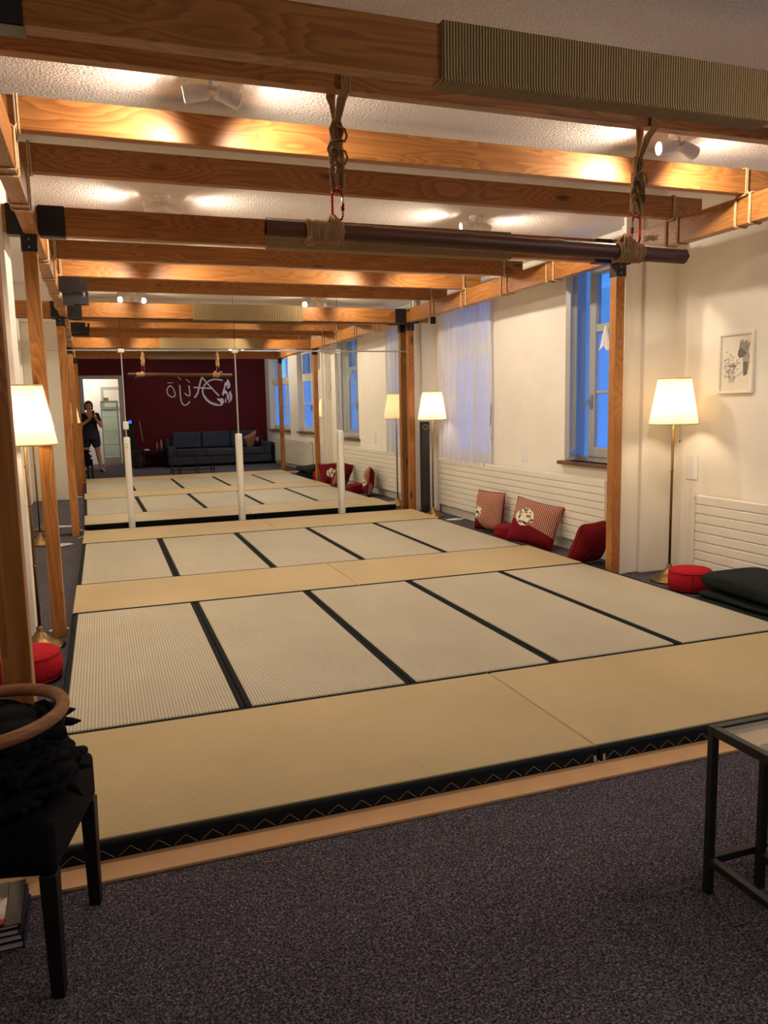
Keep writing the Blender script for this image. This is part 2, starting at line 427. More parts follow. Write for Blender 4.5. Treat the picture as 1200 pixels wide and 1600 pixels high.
# windows ---------------------------------------------------------------
def bars(mb, x, y0, y1, z0, z1, w=.055, d=.05):
    return mb.box(x, x+d, y0, y0+w, z0, z1).box(x, x+d, y1-w, y1, z0, z1).box(x, x+d, y0+w, y1-w, z0, z0+w).box(x, x+d, y0+w, y1-w, z1-w, z1)
def window(n, hole, xw, leaves, low_frost=True, tz=2.06, mz=1.48):
    y0, y1, z0, z1 = hole; x = xw+.10
    f = MB(); bars(f, x, y0, y1, z0, z1, .05, .07); f.box(x, x+.07, y0, y1, tz-.04, tz+.04)
    fr = struct(f, 'window_%d' % n, M_whitepaint, bevel=.004)
    step = (y1-y0-.1)/leaves
    for k in range(leaves):
        a = y0+.05+k*step; b = a+step
        s = MB(); bars(s, x+.005, a, b, z0+.05, tz-.04, .05, .05); s.box(x+.012, x+.045, a+.05, b-.05, mz-.012, mz+.012)
        s.build('sash', M_whitepaint, fr, bevel=.003)
        MB().box(x+.028, x+.034, a+.05, b-.05, z0+.10, tz-.09).build('frosted_pane', M_frost, fr)
        s = MB(); bars(s, x+.005, a, b, tz+.04, z1-.05, .04, .05); s.build('transom_sash', M_whitepaint, fr, bevel=.003)
        MB().box(x+.028, x+.034, a+.04, b-.04, tz+.08, z1-.09).build('pane', M_glass, fr)
        h = MB().box(x-.015, x+.005, b-.04 if k % 2 == 0 else a+.01, b-.01 if k % 2 == 0 else a+.04, 1.32, 1.45).build('window_handle', M_silver, fr, bevel=.004)
    MB().box(xw-.05, xw+.10, y0-.02, y1+.02, z0-.03, z0).build('window_sill', M_sill, fr, bevel=.004)
    return fr
M_sill = plain('brown_sill', (112,72,46), .4, var=.1, vs=8)
window(1, WA, XF, 3); window(2, WB, XF, 2)
# window 4 behind the sheer curtain
window(4, WD, XB, 2)
# window 3 next to the post: near sash shut, far sash swung open into the room
y0, y1, z0, z1 = WC; x = XB+.10
f = MB(); bars(f, x, y0, y1, z0, z1, .045, .09)
w3 = struct(f, 'window_3', M_greypaint, bevel=.004)
s = MB(); bars(s, x-.01, y0+.045, 6.27, z0+.045, z1-.045, .09, .06); s.box(x, x+.05, y0+.1, 6.20, 2.02, 2.09).box(x+.005, x+.03, y0+.1, 6.20, 1.47, 1.495)
s.build('sash', M_greypaint, w3, bevel=.004)
MB().box(x+.02, x+.026, y0+.13, 6.185, z0+.13, 2.02).build('frosted_pane', M_frost, w3)
MB().box(x+.02, x+.026, y0+.13, 6.185, 2.09, z1-.13).build('pane', M_glass, w3)
h = MB().box(x-.03, x-.01, 6.205, 6.235, 1.34, 1.46); h.tube([(x-.045, 6.22, 1.42), (x-.055, 6.26, 1.38), (x-.05, 6.30, 1.30)], .009)
tag(h.build('window_handle', M_silver, w3, bevel=.003))
s = MB(); bars(s, -.02, 0, .44, z0+.05, z1-.05, .06, .045)
op = s.build('open_sash', M_greypaint, w3, loc=(x-.02, 6.475, 0), rotz=math.radians(180-42), bevel=.004)
g = MB().box(0, .006, .05, .39, z0+.1, z1-.1).build('pane', M_glass, op)
MB().box(XB-.06, x, y0-.02, y1+.05, z0-.035, z0).build('window_sill', M_sill, w3, bevel=.004)
# a house front across the street, dusk behind it
hs = thing('street_house', 'dim house front across the street behind the window panes', 'building', (9.6, 3, 0))
wb = MB()
wb.box(0, .4, -9, 22, -3, 4.4)
wb.build('wall', M_ext, hs)
for k in range(11): MB().box(-.05, 0, -8+2.7*k, -6.9+2.7*k, .9, 2.6).build('window', M_extwin, hs)

# ------------------------------------------------------------------ mirror wall
MY = lambda xx: 9.6186 + .0095*(xx-1.729)
TH = math.radians(.544)
edges = [XL+.01, .258, 1.555, 2.842, 3.845]
names = ['far left', 'second from the left', 'third from the left', 'narrow right']
pos_l = ['left of the white tube nearest the lamp', 'between the left and middle white tubes', 'between the middle and right white tubes', 'narrow, between the right white tube and the timber post']
for i in range(4):
    a, b = edges[i]+.003, edges[i+1]-.003; cx = (a+b)/2
    for lo, (za, zb) in enumerate(((.02, 2.085), (2.095, CZ))):
        o = MB().box(-(b-a)/2, (b-a)/2, 0, .008, za, zb).build('wall_mirror', M_mirror, loc=(cx, MY(cx), 0), rotz=TH)
        tag(o, ('tall wall mirror, ' if lo == 0 else 'upper wall mirror under the ceiling, ') + pos_l[i], 'mirror', 'mirror panels of the end wall')
tube_l = ['white padded tube on the mirror seam left of the reflected doorway', 'white padded tube on the middle mirror seam before the reflected sofa', 'white padded tube on the right mirror seam beside the reflected cushions']
for i in range(3):
    xx = edges[i+1]
    t = thing('seam_post', tube_l[i], 'post', (xx, MY(xx)-.04, 0), 0, 'white tubes on the mirror seams')
    MB().lathe([(.0, .0), (.033, .0), (.036, .01), (.036, 1.08), (.03, 1.10), (0, 1.105)], 16).build('padded_tube', M_whitepaint, t, smooth=True)
    MB().box(-.006, .006, .025, .037, 1.10, 2.09).build('seam_strip', M_greypaint, t)
    MB().box(-.035, .035, .012, .037, 2.065, 2.105).build('mirror_clip', M_plastic, t, bevel=.005)
    for q in (1.02, .985): MB().tube([(0,-.034,q),(0,-.038,q)], .005).build('screw', M_rubber, t)
    if i == 0: MB().box(-.03, .03, -.005, .037, 1.19, 1.28).build('latch', M_plastic, t, bevel=.006)
tag(MB().box(edges[0], edges[4], MY(1.7)-.022, MY(1.7)-.014, 2.083, 2.097).build('mirror_rail', M_silver), 'thin metal strip along the horizontal seam of the mirrors', 'strip')

# ------------------------------------------------------------------ timber frame
ZB, ZT = 2.44, 2.605          # rails and row beams
RLX0, RLX1 = -.36, -.28; RRX0, RRX1 = 3.715, 3.795
ROWS = [2.46, 5.19, 9.47]     # front faces of the three cross beams
def timber(name, axis, x0, x1, y0, y1, z0, z1, label, cat, group):
    c = ((x0+x1)/2, (y0+y1)/2, z0)
    o = MB().box(x0-c[0], x1-c[0], y0-c[1], y1-c[1], 0, z1-z0).build(name, {'x': WX, 'y': WY, 'z': WZ}[axis], loc=c, bevel=.005)
    return tag(o, label, cat, group)
for nm, x0, x1 in (('left', RLX0, RLX1), ('right', RRX0, RRX1)):
    timber('roof_rail', 'y', x0, x1, 2.30, 9.55, ZB, ZT, 'long timber rail under the %s ends of the joists' % nm, 'rail', 'long side rails')
postdef = [('left', 0, -.32, 'dark timber post at the left edge behind the hoop'), ('left', 1, -.325, 'timber post on the left between the lit lamp and the mats'),
           ('left', 2, -.36, 'timber post on the left standing against the mirror'), ('right', 0, 3.79, 'timber post on the right nearest the camera, out by the front window'),
           ('right', 1, 3.835, 'timber post on the right in front of the white pilaster'), ('right', 2, 3.77, 'timber post on the right standing against the mirror')]
for side, row, px, lab in postdef:
    y = ROWS[row]; w = .04
    if side == 'left' and row == 0: px = -.282
    if side == 'left' and row == 1: px = -.335
    if side == 'right' and row == 1: px = 3.795
    t = thing('timber_post', lab, 'post', (px, y+.035, 0), 0, 'posts of the timber frame')
    MB().box(-w, w, -w, w, 0, ZB-.002).build('timber', WZ, t, bevel=.005)
    b = MB().box(-w-.004, w+.004, -w-.004, w+.004, ZB-.10, ZB-.004)
    s = 1 if side == 'left' else -1
    e = (RLX1 if side == 'left' else RRX0) - px
    b.box(*sorted((e+s*.006, e+s*.15)), -.04, -.0355, ZB-.003, ZT+.003)      # plates on the beam
    b.box(*sorted((e+s*.006, e+s*.15)), -.0355, .04, ZB-.006, ZB-.001)
    e2 = (RLX0 if side == 'left' else RRX1) - px
    b.box(*sorted((e2-s*.09, e2-s*.006)), -.04, -.0355, ZB-.003, ZT+.003)
    b.box(*sorted((e2-s*.006, e2-s*.09)), -.0355, .04, ZB-.006, ZB-.001)
    br = b.build('corner_bracket', M_steel, t)
    for zz in (ZB-.03, ZB-.075): MB().tube([(0,-w-.004,zz),(0,-w-.008,zz)], .005, 6).build('bolt', M_silver, br)
rowl = ['first timber cross beam with the widest rope sleeve', 'middle timber cross beam behind the bamboo pole', 'last timber cross beam directly before the mirror']
for i, y in enumerate(ROWS):
    t = thing('cross_beam', rowl[i], 'beam', (1.72, y, ZB), 0, 'cross beams at the post rows')
    MB().box(RLX1-1.72+.001, RRX0-1.72-.001, 0, .07, 0, ZT-ZB).build('timber', WX, t, bevel=.005)
    xl = -.47 if i < 2 else XL+.02
    MB().box(xl-1.72, RLX0-1.72-.001, 0, .07, 0, ZT-ZB).build('beam_stub', WX, t, bevel=.005)
    xr = 3.88 if i < 2 else 4.02
    MB().box(RRX1-1.72+.001, xr-1.72, 0, .07, 0, ZT-ZB).build('beam_stub', WX, t, bevel=.005)
# rope sleeves around the cross beams
sl = ['jute sleeve wound on the first cross beam at the top right', 'jute sleeve wound on the middle cross beam behind the bamboo pole', 'jute sleeve wound on the last cross beam before the mirror']
for i, (a, b) in enumerate(((1.10, 2.45), (1.075, 2.85), (1.07, 2.37))):
    y = ROWS[i]; c = (a+b)/2
    m = MB()
    prof = [(-.010, ZT+.008), (-.010, ZB+.01), (-.016, ZB-.008), (-.004, ZB-.014), (.075, ZB-.012), (.082, ZB), (.082, ZT+.008)]
    m.prism([(p, q-ZB) for p, q in prof], a-c, b-c, 'yz')
    o = m.build('beam_sleeve', M_sleeve, loc=(c, y, ZB), bevel=.003)
    tag(o, sl[i], 'rope sleeve', 'rope sleeves on the cross beams')
# joists on top of the rails, each tied with rope
def rect_loop(cx, cy, cz, hx, hy, hz, plane, r=.0045):
    pts = []
    if plane == 'xz': q = [(-hx, -hz), (hx, -hz), (hx, hz), (-hx, hz)]
    else: q = [(-hy, -hz), (hy, -hz), (hy, hz), (-hy, hz)]
    for a, b in q:
        pts.append((cx+a, cy, cz+b) if plane == 'xz' else (cx, cy+a, cz+b))
    out = []
    for i in range(4):
        p = Vector(pts[i]); n = Vector(pts[(i+1) % 4]); pv = Vector(pts[i-1])
        out += [p+(pv-p).normalized()*.008, p+(n-p).normalized()*.008]
    return out
jl = ['dark joist right behind the first cross beam, holding the ropes', 'brightly lit joist, second behind the first cross beam', 'shaded joist just before the middle cross beam', 'joist hidden just behind the middle cross beam', 'second joist behind the middle cross beam', 'third joist behind the middle cross beam', 'lit joist nearest the mirror']
JY = [3.06, 3.86, 4.49, 6.03, 6.86, 7.75, 8.62]
for i, y in enumerate(JY):
    h = .14; x1 = 3.90+(.03 if i == 2 else 0)
    t = thing('ceiling_joist', jl[i], 'joist', (1.76, y, ZT+.001), 0, 'joists laid across the rails')
    MB().box(-.40-1.76, x1-1.76, 0, .06, 0, h).build('timber', WX, t, bevel=.005)
    for side in (0, 1):
        rx = (RLX0+RLX1)/2-1.76 if side == 0 else (RRX0+RRX1)/2-1.76
        s = 1 if side == 0 else -1
        m = MB()
        for off in (-.018, -.008):
            m.tube(rect_loop(rx, off-.008, -(ZT-ZB)/2, .047, 0, (ZT-ZB)/2+.007, 'xz'), .0045, 6, True)
            m.tube(rect_loop(rx, .078-off, -(ZT-ZB)/2, .047, 0, (ZT-ZB)/2+.007, 'xz'), .0045, 6, True)
        for off in (.055, .066):
            m.tube(rect_loop(rx+s*off, .03, h/2, 0, .037, h/2+.006, 'yz'), .0045, 6, True)
        m.tube([(rx+s*.06, -.006, .02), (rx+s*.05, -.014, .004), (rx+s*.045, -.022, -.02), (rx+s*.048, -.024, -.08)], .0045, 6)
        m.build('rope_lashing', M_ropepale, t, smooth=True)
# black storage hooks on the left rail
for i, (y, lab) in enumerate(((7.50, 'black metal hook plate on the left rail, upper of the pair'), (8.25, 'black metal hook plate on the left rail, lower of the pair'))):
    poly = [(0,0),(.23,0),(.23,.115),(.205,.115),(.205,.075),(.19,.065),(.178,.08),(.185,.115),(.17,.12),(0,.12)]
    m = MB().prism(poly, 0, .006, 'xz'); m.prism(poly, -.07, -.064, 'xz'); m.box(0, .10, -.07, .006, -.006, 0)
    o = m.build('rail_hook', M_steel, loc=(RLX1+.006, y, ZB-.005-.02*i))
    tag(o, lab, 'hook', 'hook plates on the left rail')
o = MB().box(-.03, .03, -.02, .02, -.05, .05).build('wall_bracket', M_steel, loc=(4.05, 9.40, 2.47)); tag(o, 'small black bracket at the right end of the last cross beam', 'bracket')

# ------------------------------------------------------------------ bamboo pole on ropes
BY = 3.14; BZ = 2.085
bt = thing('bamboo_pole', 'thick brown bamboo pole hung level from two ropes', 'pole', (1.65, BY, BZ))
L = 1.0
pts = []; rs = []
n = 40
for i in range(n+1):
    q = -L+2*L*i/n; node = min(abs(q-k) for k in (-.62, -.16, .30, .74))
    pts.append((q, 0, -.012*q)); rs.append(.035+(.0035 if node < .03 else 0))
m = MB().tube(pts, rs, 20, caps=False); m.tube(pts, [r-.006 for r in rs], 20, caps=False)
for e in (-1, 1):   # end rings
    x = e*L; ring = []
    for j in range(20):
        a = 2*PI*j/20
        ring += [(x, .035*math.cos(a), -.012*x+.035*math.sin(a)), (x, .029*math.cos(a), -.012*x+.029*math.sin(a))]
    m.add(ring, [(2*j, 2*j+1, (2*j+3) % 40, (2*j+2) % 40) for j in range(20)])
m.build('bamboo', M_bamboo, bt, smooth=True)
MB().box(.93, 1.003, -.0365, -.030, -.022, -.012).build('split', M_pot, bt)
def ring_wrap(mb, x0, x1, r, zoff, step=.0085, rr=.005):
    k = int((x1-x0)/step)
    for i in range(k):
        x = x0+i*step; c = -.012*x
        w = .0016*math.sin(i*1.7)
        mb.tube([(x+.002*math.sin(a*2+i), (r+w)*math.cos(a), c+(r+w)*math.sin(a)) for a in [2*PI*j/18 for j in range(18)]], rr, 6, True)
rope_lab = [('rope binding', 'left'), ('rope binding', 'right')]
for side, (x0, x1) in enumerate(((-.84, -.68), (.62, .76))):
    m = MB(); ring_wrap(m, x0, x1, .040, 0)
    cxr = x1-.05 if side == 0 else x0+.05
    for k in range(5):   # loops lifted to the carabiner
        a = (k-2)*.012
        m.tube([(cxr+a*1.6, -.042, 0), (cxr+a*1.2, -.032, .035), (cxr+a*.4, -.004, .072), (cxr+a, .03, .035), (cxr+a*1.6, .042, 0)], .0048, 6)
    if side == 0:
        for k in range(4): m.tube([(x0+.01, -.045, -.02), (x0-.02-.006*k, -.052, -.045), (x0-.035+.014*k, -.05, -.058), (x0-.015+.01*k, -.048, -.05)], .0045, 6)
    m.build('rope_binding', M_rope, bt, smooth=True)
    if side == 1:
        m = MB()
        random.seed(3)
        for k in range(60):
            a = random.uniform(-1, 1); b = random.uniform(-.6, .6)
            m.tube([(x1-.01, -.03, .035), (x1+.01+a*.02, -.036+b*.01, .05+random.random()*.015), (x1+.03+a*.035, -.036+b*.035, .04+random.random()*.03)], [.003, .0028, .0012], 5)
        m.build('frayed_tuft', M_ropepale, bt)
for side, (rx, lab) in enumerate(((.945, 'bundled brown rope hanging from the dark joist, left one'), (2.375, 'bundled brown rope hanging from the dark joist, right one'))):
    zc = 2.085-.012*(rx-1.65)
    t = thing('hanging_rope', lab, 'rope', (rx, BY, zc), 0, 'rope bundles holding the pole')
    H1 = ZT-zc; top = H1+.148
    random.seed(11+side)
    ky = .40                                # knot height
    m = MB()
    for k in range(4):                      # loop over the joist
        a = (k-1.5)*.0095
        sp = (-.03 if side == 0 else .015)
        m.tube([(a*.4, -.008, ky), (a+.012, -.05, ky+.09), (a+.016, -.095, H1-.005), (a+.016, -.0955, top), (a+.008, -.05, top+.008), (a, -.004, top), (a+sp*.6, .0, H1-.005), (a*.5+sp*.4, .0, ky+.08), (a*.3, 0, ky)], .0055, 6)
    m.build('rope_loop', M_rope, t, smooth=True)
    m = MB()
    for k in range(16):                     # the long hank
        a = 2*PI*k/16; r0 = random.uniform(.012, .034)
        p = []
        for i in range(9):
            z = ky+.02-(ky-.145)*i/8
            tw = a+.9*math.sin(i*.5+k)+i*.12
            rr = r0*(1-.55*math.exp(-((i-2.2)/.8)**2))*(1.0 if i else .6)
            p.append((rr*math.cos(tw)+.003*math.sin(i+k), rr*.8*math.sin(tw), z))
        m.tube(p, .0058, 6)
    for k in range(5):                      # stray bights
        s = random.choice((-1, 1)); z = random.uniform(.22, .38)
        m.tube([(0, -.015, z+.03), (s*.03, -.022, z+.015), (s*(.034+.008*random.random()), -.02, z-.01), (s*.03, -.018, z-.03), (s*.01, -.015, z-.02)], .0052, 6)
    m.build('rope_hank', M_rope, t, smooth=True)
    m = MB()
    for k in range(4):
        z = .315+.011*k
        m.tube([(.024*math.cos(a), .021*math.sin(a), z+.004*math.sin(2*a+k)) for a in [2*PI*j/14 for j in range(14)]], .0055, 6, True)
    m.build('rope_knot', M_rope, t, smooth=True)
    c = thing('carabiner', 'red carabiner joining the %s rope to the bamboo pole' % ('left', 'right')[side], 'carabiner', (rx, BY, zc), 0, 'carabiners')
    s = -1 if side == 0 else 1
    body = [(s*.016, 0, .158), (s*.022, 0, .148), (s*.022, 0, .06), (s*.016, 0, .048), (0, 0, .046), (-s*.014, 0, .052), (-s*.020, 0, .064)]
    m = MB().tube(body, .0055, 8); m.tube([(s*.016, 0, .158), (0, 0, .163), (-s*.016, 0, .156), (-s*.021, 0, .145)], .0055, 8)
    m.build('body', M_carab, c, smooth=True)
    MB().tube([(-s*.020, 0, .064), (-s*.021, 0, .145)], .0045, 8).build('gate', M_silver, c, smooth=True)
    MB().tube([(-s*.0203, 0, .085), (-s*.0206, 0, .112)], .0075, 10).build('screw_sleeve', M_carab, c, smooth=True)

# ------------------------------------------------------------------ ceiling spots
def light(name, kind, loc, energy, color, parent=None, **k):
    l = bpy.data.lights.new(name, kind); l.energy = energy; l.color = color
    for a, v in k.items(): setattr(l, a, v)
    o = bpy.data.objects.new(name, l); COL.objects.link(o); o.location = loc
    if parent is not None: o.parent = parent
    return o
WARM = (1.0, .80, .56)
def aim(o, d):
    o.rotation_euler = Vector(d).to_track_quat('-Z', 'Y').to_euler()
def spot(x, y, lab, e, rot=0):
    t = thing('ceiling_spotlight', lab, 'spotlight', (x, y, CZ), rot, 'twin ceiling spotlights')
    MB().lathe([(0, -.022), (.045, -.022), (.05, -.016), (.05, 0), (0, 0)], 24).build('ceiling_rose', M_plastic, t, smooth=False)
    MB().tube([(-.06, 0, -.05), (.06, 0, -.05)], .012, 12).tube([(0,0,-.05),(0,0,-.01)], .012, 12).build('bar', M_plastic, t, smooth=True)
    for s, tilt in ((-1, .16), (1, .24)):
        d = Vector((s*math.cos(tilt), .16, -math.sin(tilt))).normalized()
        p = Vector((s*.062, 0, -.075))
        Rm = d.to_track_quat('Z', 'Y').to_matrix().to_4x4(); Rm.translation = p
        m = MB().lathe([(0, -.045), (.026, -.045), (.032, -.038), (.033, .005), (.035, .01), (.036, .055), (.032, .058), (.030, .050), (0, .050)], 20, M=Rm)
        hd = m.build('spot_head', M_plastic, t, smooth=False)
        MB().lathe([(0, .0515), (.0295, .0515), (.0295, .0525), (0, .0525)], 20, M=Rm).build('lens', M_lens, hd)
        if e:
            l = light('spot_lamp', 'SPOT', p+d*.075, e, (1.0, .86, .70), t, spot_size=math.radians(172), spot_blend=.9, shadow_soft_size=.03)
            aim(l, Vector((d.x*.7, .20, -.62)))
E1 = 21
for x, y, lab in ((.53, 3.57, 'white twin spotlight on the ceiling, left of the nearer hanging rope'), (2.98, 3.60, 'white twin spotlight on the ceiling, right of the right hanging rope'),
                  (.47, 5.55, 'white twin spotlight on the left behind the middle cross beam'), (2.75, 5.55, 'white twin spotlight on the right behind the middle cross beam'),
                  (.45, 7.30, 'white twin spotlight on the left, third row of the ceiling'), (2.72, 7.30, 'white twin spotlight on the right, third row of the ceiling'),
                  (.44, 9.15, 'white twin spotlight on the left close to the mirror'), (2.70, 9.15, 'white twin spotlight on the right close to the mirror')):
    spot(x, y, lab, E1 if y < 9 else 8)
spot(2.7, .35, 'white twin spotlight on the ceiling before the red wall', 16, PI)
spot(3.1, 1.3, 'added unseen twin spotlight brightening the foreground before the first cross beam', 18, 0)  # added unseen fixture, brightens the front ceiling, first beam and carpet

# ------------------------------------------------------------------ floor lamps
def lamp(x, y, lab, rot=0, e=20):
    t = thing('floor_lamp', lab, 'floor lamp', (x, y, 0), rot, 'brass floor lamps with pleated shades')
    MB().lathe([(0, 0), (.135, 0), (.14, .006), (.138, .014), (.125, .022), (.105, .034), (.10, .040), (.075, .052), (.045, .075), (.030, .095), (.020, .105), (.022, .125), (.014, .135), (0, .136)], 40).build('base', M_brass, t, smooth=True)
    MB().tube([(0,0,.13),(0,0,1.30)], .0095, 14).build('pole', M_brass, t, smooth=True)
    for z in (.50, .86): MB().lathe([(.0105, z-.006), (.0135, z), (.0105, z+.006)], 14).build('pole_joint', M_brass, t, smooth=True)
    n = 144; k = 72
    prof = [(.176, 1.215), (.115, 1.560)]
    m = MB(); vs = []
    for (r, z) in ((.176, 1.215), (.1455, 1.3875), (.115, 1.560)):
        for j in range(n):
            q = r+(.0035 if j % 2 else -.0015)
            vs.append((q*math.cos(2*PI*j/n), q*math.sin(2*PI*j/n), z))
    m.add(vs, [(i*n+j, i*n+(j+1) % n, (i+1)*n+(j+1) % n, (i+1)*n+j) for i in range(2) for j in range(n)])
    sh = m.build('lamp_shade', M_shade, t)
    for r, z in ((.179, 1.218), (.118, 1.557)):
        MB().tube([(r*math.cos(2*PI*j/48), r*math.sin(2*PI*j/48), z) for j in range(48)], .004, 6, True).build('shade_trim', M_shadetrim, sh, smooth=True)
    m = MB()
    for a in (0, 2.09, 4.19): m.tube([(0,0,1.50),(.115*math.cos(a), .115*math.sin(a), 1.556)], .002, 5)
    m.build('shade_spider', M_brass, t)
    MB().tube([(.045,-.02,1.27),(.047,-.02,1.09)], .0012, 5).ball((.047,-.02,1.085), .007, 8).build('pull_chain', M_brass, t)
    MB().tube([(0,0,1.27),(0,0,1.335)], .017, 12).build('socket', M_brass, t, smooth=True)
    MB().ball((0,0,1.37), .032, 10).build('bulb', M_bulb, t, smooth=True)
    light('lamp_bulb', 'POINT', (0,0,1.37), e, WARM, t, shadow_soft_size=.035)
    return t
M_shadetrim = plain('gold_braid', (206,180,120), .7, var=.1)
lamp(4.085, 4.90, 'lit brass floor lamp with pleated shade beside the framed drawing')
lamp(3.86, 9.02, 'lit brass floor lamp in the far right corner by the black speaker', .6)
lamp(-.43, 5.0, 'lit brass floor lamp on the left by the timber post', 2.2)
lamp(-.70, 9.05, 'lit brass floor lamp on the far left before the mirror', 1.1)
def cable(pts, lab, r=.004, mat=None):
    return tag(MB().tube(pts, r, 6).build('cable', mat or M_plastic, smooth=True), lab, 'cable')
def loop_pts(x, y, n, r, dx=0, dy=0):
    return [(x+dx*i/n+r*math.cos(i*.9), y+dy*i/n+r*.6*math.sin(i*.9), .006+.002*(i % 3)) for i in range(n)]
cable(loop_pts(3.93, 8.62, 16, .09, .12, .05), 'white cable curled on the carpet by the far right lamp')
cable(loop_pts(-.38, 4.83+.5, 10, .05, .06, .04), 'white cable on the carpet at the foot of the left post')
cable(loop_pts(-.56, 8.85, 24, .10, .1, .05), 'tangled white cable at the foot of the far left lamp')
cable([(-.33, 9.25, .01), (-.25, 9.42, .012), (-.12, 9.47, .01), (.02, 9.44, .012), (.12, 9.46, .01)], 'white cable along the mirror foot on the left')

# ------------------------------------------------------------------ tatami mats
ZM = .07
def mat(name, lab, x0, x1, y0, y1, axis, z=ZM, stitch=False):
    cx, cy = (x0+x1)/2, (y0+y1)/2; hx, hy = (x1-x0)/2-.001, (y1-y0)/2-.001
    t = thing('tatami_mat', lab, 'tatami mat', (cx, cy, 0), 0, 'tatami mats laid across' if axis == 'x' else 'tatami mats laid lengthwise')
    b = .028
    if axis == 'x':   # ribs along x, black cloth on the front and back edges
        MB().box(-hx, hx, -hy+b, hy-b, .008, z).build('straw_cover', M_strawX, t, bevel=.008, seg=3)
        for s in (-1, 1):
            MB().box(-hx, hx, *sorted((s*hy, s*(hy-b))), .004, z-.001).build('cloth_border', M_border, t, bevel=.012, seg=3)
        if stitch:
            m = MB(); n = int(2*hx/.085)
            for i in range(n):
                a = -hx+.03+i*.085
                m.tube([(a, -hy-.0005, .018), (a+.036, -hy-.0015, .046), (a+.072, -hy-.0005, .016)], .0008, 4)
            m.build('zigzag_stitching', M_thread, t)
            for e in (-hx+.02, hx-.02): MB().box(e-.005, e+.005, -hy-.004, -hy, .016, .040).build('cloth_tab', M_thread, t)
    else:
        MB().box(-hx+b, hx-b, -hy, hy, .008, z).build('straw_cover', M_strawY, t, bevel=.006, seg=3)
        for s in (-1, 1):
            MB().box(*sorted((s*hx, s*(hx-b))), -hy, hy, .004, z-.001).build('cloth_border', M_border, t, bevel=.008, seg=3)
    return t
rowsY = [2.448, 3.408, 5.478, 6.427, 8.429, 9.372]
rn = ['front', 'middle', 'last']
for k, (a, b) in enumerate(((rowsY[0], rowsY[1]), (rowsY[2], rowsY[3]), (rowsY[4], rowsY[5]))):
    wh = ['nearest the camera', 'in the middle between the two lengthwise rows', 'along the foot of the mirror'][k]
    mat('m', 'long tatami mat laid across %s, left half' % wh, -.238 if k == 0 else -.268, 1.735, a, b, 'x', ZM+(.004 if k else 0), True)
    mat('m', 'long tatami mat laid across %s, right half' % wh, 1.735, 3.735 if k == 0 else 3.70, a, b, 'x', ZM+(.004 if k else 0), True)
ordn = ['leftmost', 'second from the left', 'middle', 'fourth from the left', 'rightmost']
for k, (ya, yb, xs) in enumerate(((rowsY[1], rowsY[2], (-.262, .529, 1.331, 2.13, 2.919, 3.715)), (rowsY[3], rowsY[4], (-.262, .491, 1.289, 2.079, 2.868, 3.68)))):
    for i in range(5):
        mat('m', 'tatami mat laid lengthwise, %s of the %s row' % (ordn[i], ['nearer', 'farther'][k]), xs[i], xs[i+1], ya, yb, 'y')

# ------------------------------------------------------------------ radiators, plates, picture
def radiator(x, y0, y1, z0, z1, n, lab, valve=True):
    t = thing('radiator', lab, 'radiator', (x, (y0+y1)/2, z0), 0)
    h = (z1-z0); L = (y1-y0)/2; m = MB()
    for i in range(n):
        a = h*i/n+.0015; b = h*(i+1)/n-.0015
        m.prism([(0, a), (-.027, a), (-.032, a+.004), (-.034, a+.010), (-.034, b-.004), (-.031, b), (0, b)], -L, L, 'xz', Matrix(((1,0,0,0),(0,1,0,0),(0,0,1,0),(0,0,0,1))))
    m.build('fluted_panel', M_rad, t, bevel=.002)
    MB().box(-.02, .012, -L, L, .0, h).build('back_panel', M_rad, t)
    for q in (-1, 1): MB().box(-.04, .02, *sorted((q*L, q*(L+.004))), 0, h).build('end_cap', M_rad, t)
    MB().tube([(-.01, L-.03, 0), (-.01, L-.03, -z0+.003)], .008, 10).build('pipe', M_brass, t, smooth=True)
    if valve: MB().tube([(-.015, L+.004, h-.03), (-.015, L+.03, h-.03)], .008, 10).build('bleed_valve', M_brass, t, smooth=True)
    return t
radiator(XF-.035, 3.40, 4.87, .09, .665, 8, 'white fluted radiator under the framed drawing')
radiator(XB-.045, 5.76, 9.40, .11, .715, 9, 'long white fluted radiator under the sheer curtain')
radiator(XF-.035, -.4, 2.9, .09, .665, 8, 'white fluted radiator at the sofa end of the room')
def plate(x, y0, y1, z0, z1, lab):
    o = MB().box(-.008, 0, -(y1-y0)/2, (y1-y0)/2, -(z1-z0)/2, (z1-z0)/2)
    t = thing('wall_plate', lab, 'cover plate', (x, (y0+y1)/2, (z0+z1)/2), 0, 'blank cover plates')
    o.build('cover', M_plastic, t, bevel=.003)
    for s in (-1, 1): MB().tube([(-.008, 0, s*((z1-z0)/2-.015)), (-.0095, 0, s*((z1-z0)/2-.015))], .004, 8).build('screw', M_silver, t)
plate(XF, 4.93, 5.06, .775, .965, 'white blank plate on the wall right of the lit floor lamp')
plate(XB, 7.22, 7.35, .79, .97, 'white blank plate on the wall between the curtain and the open window')
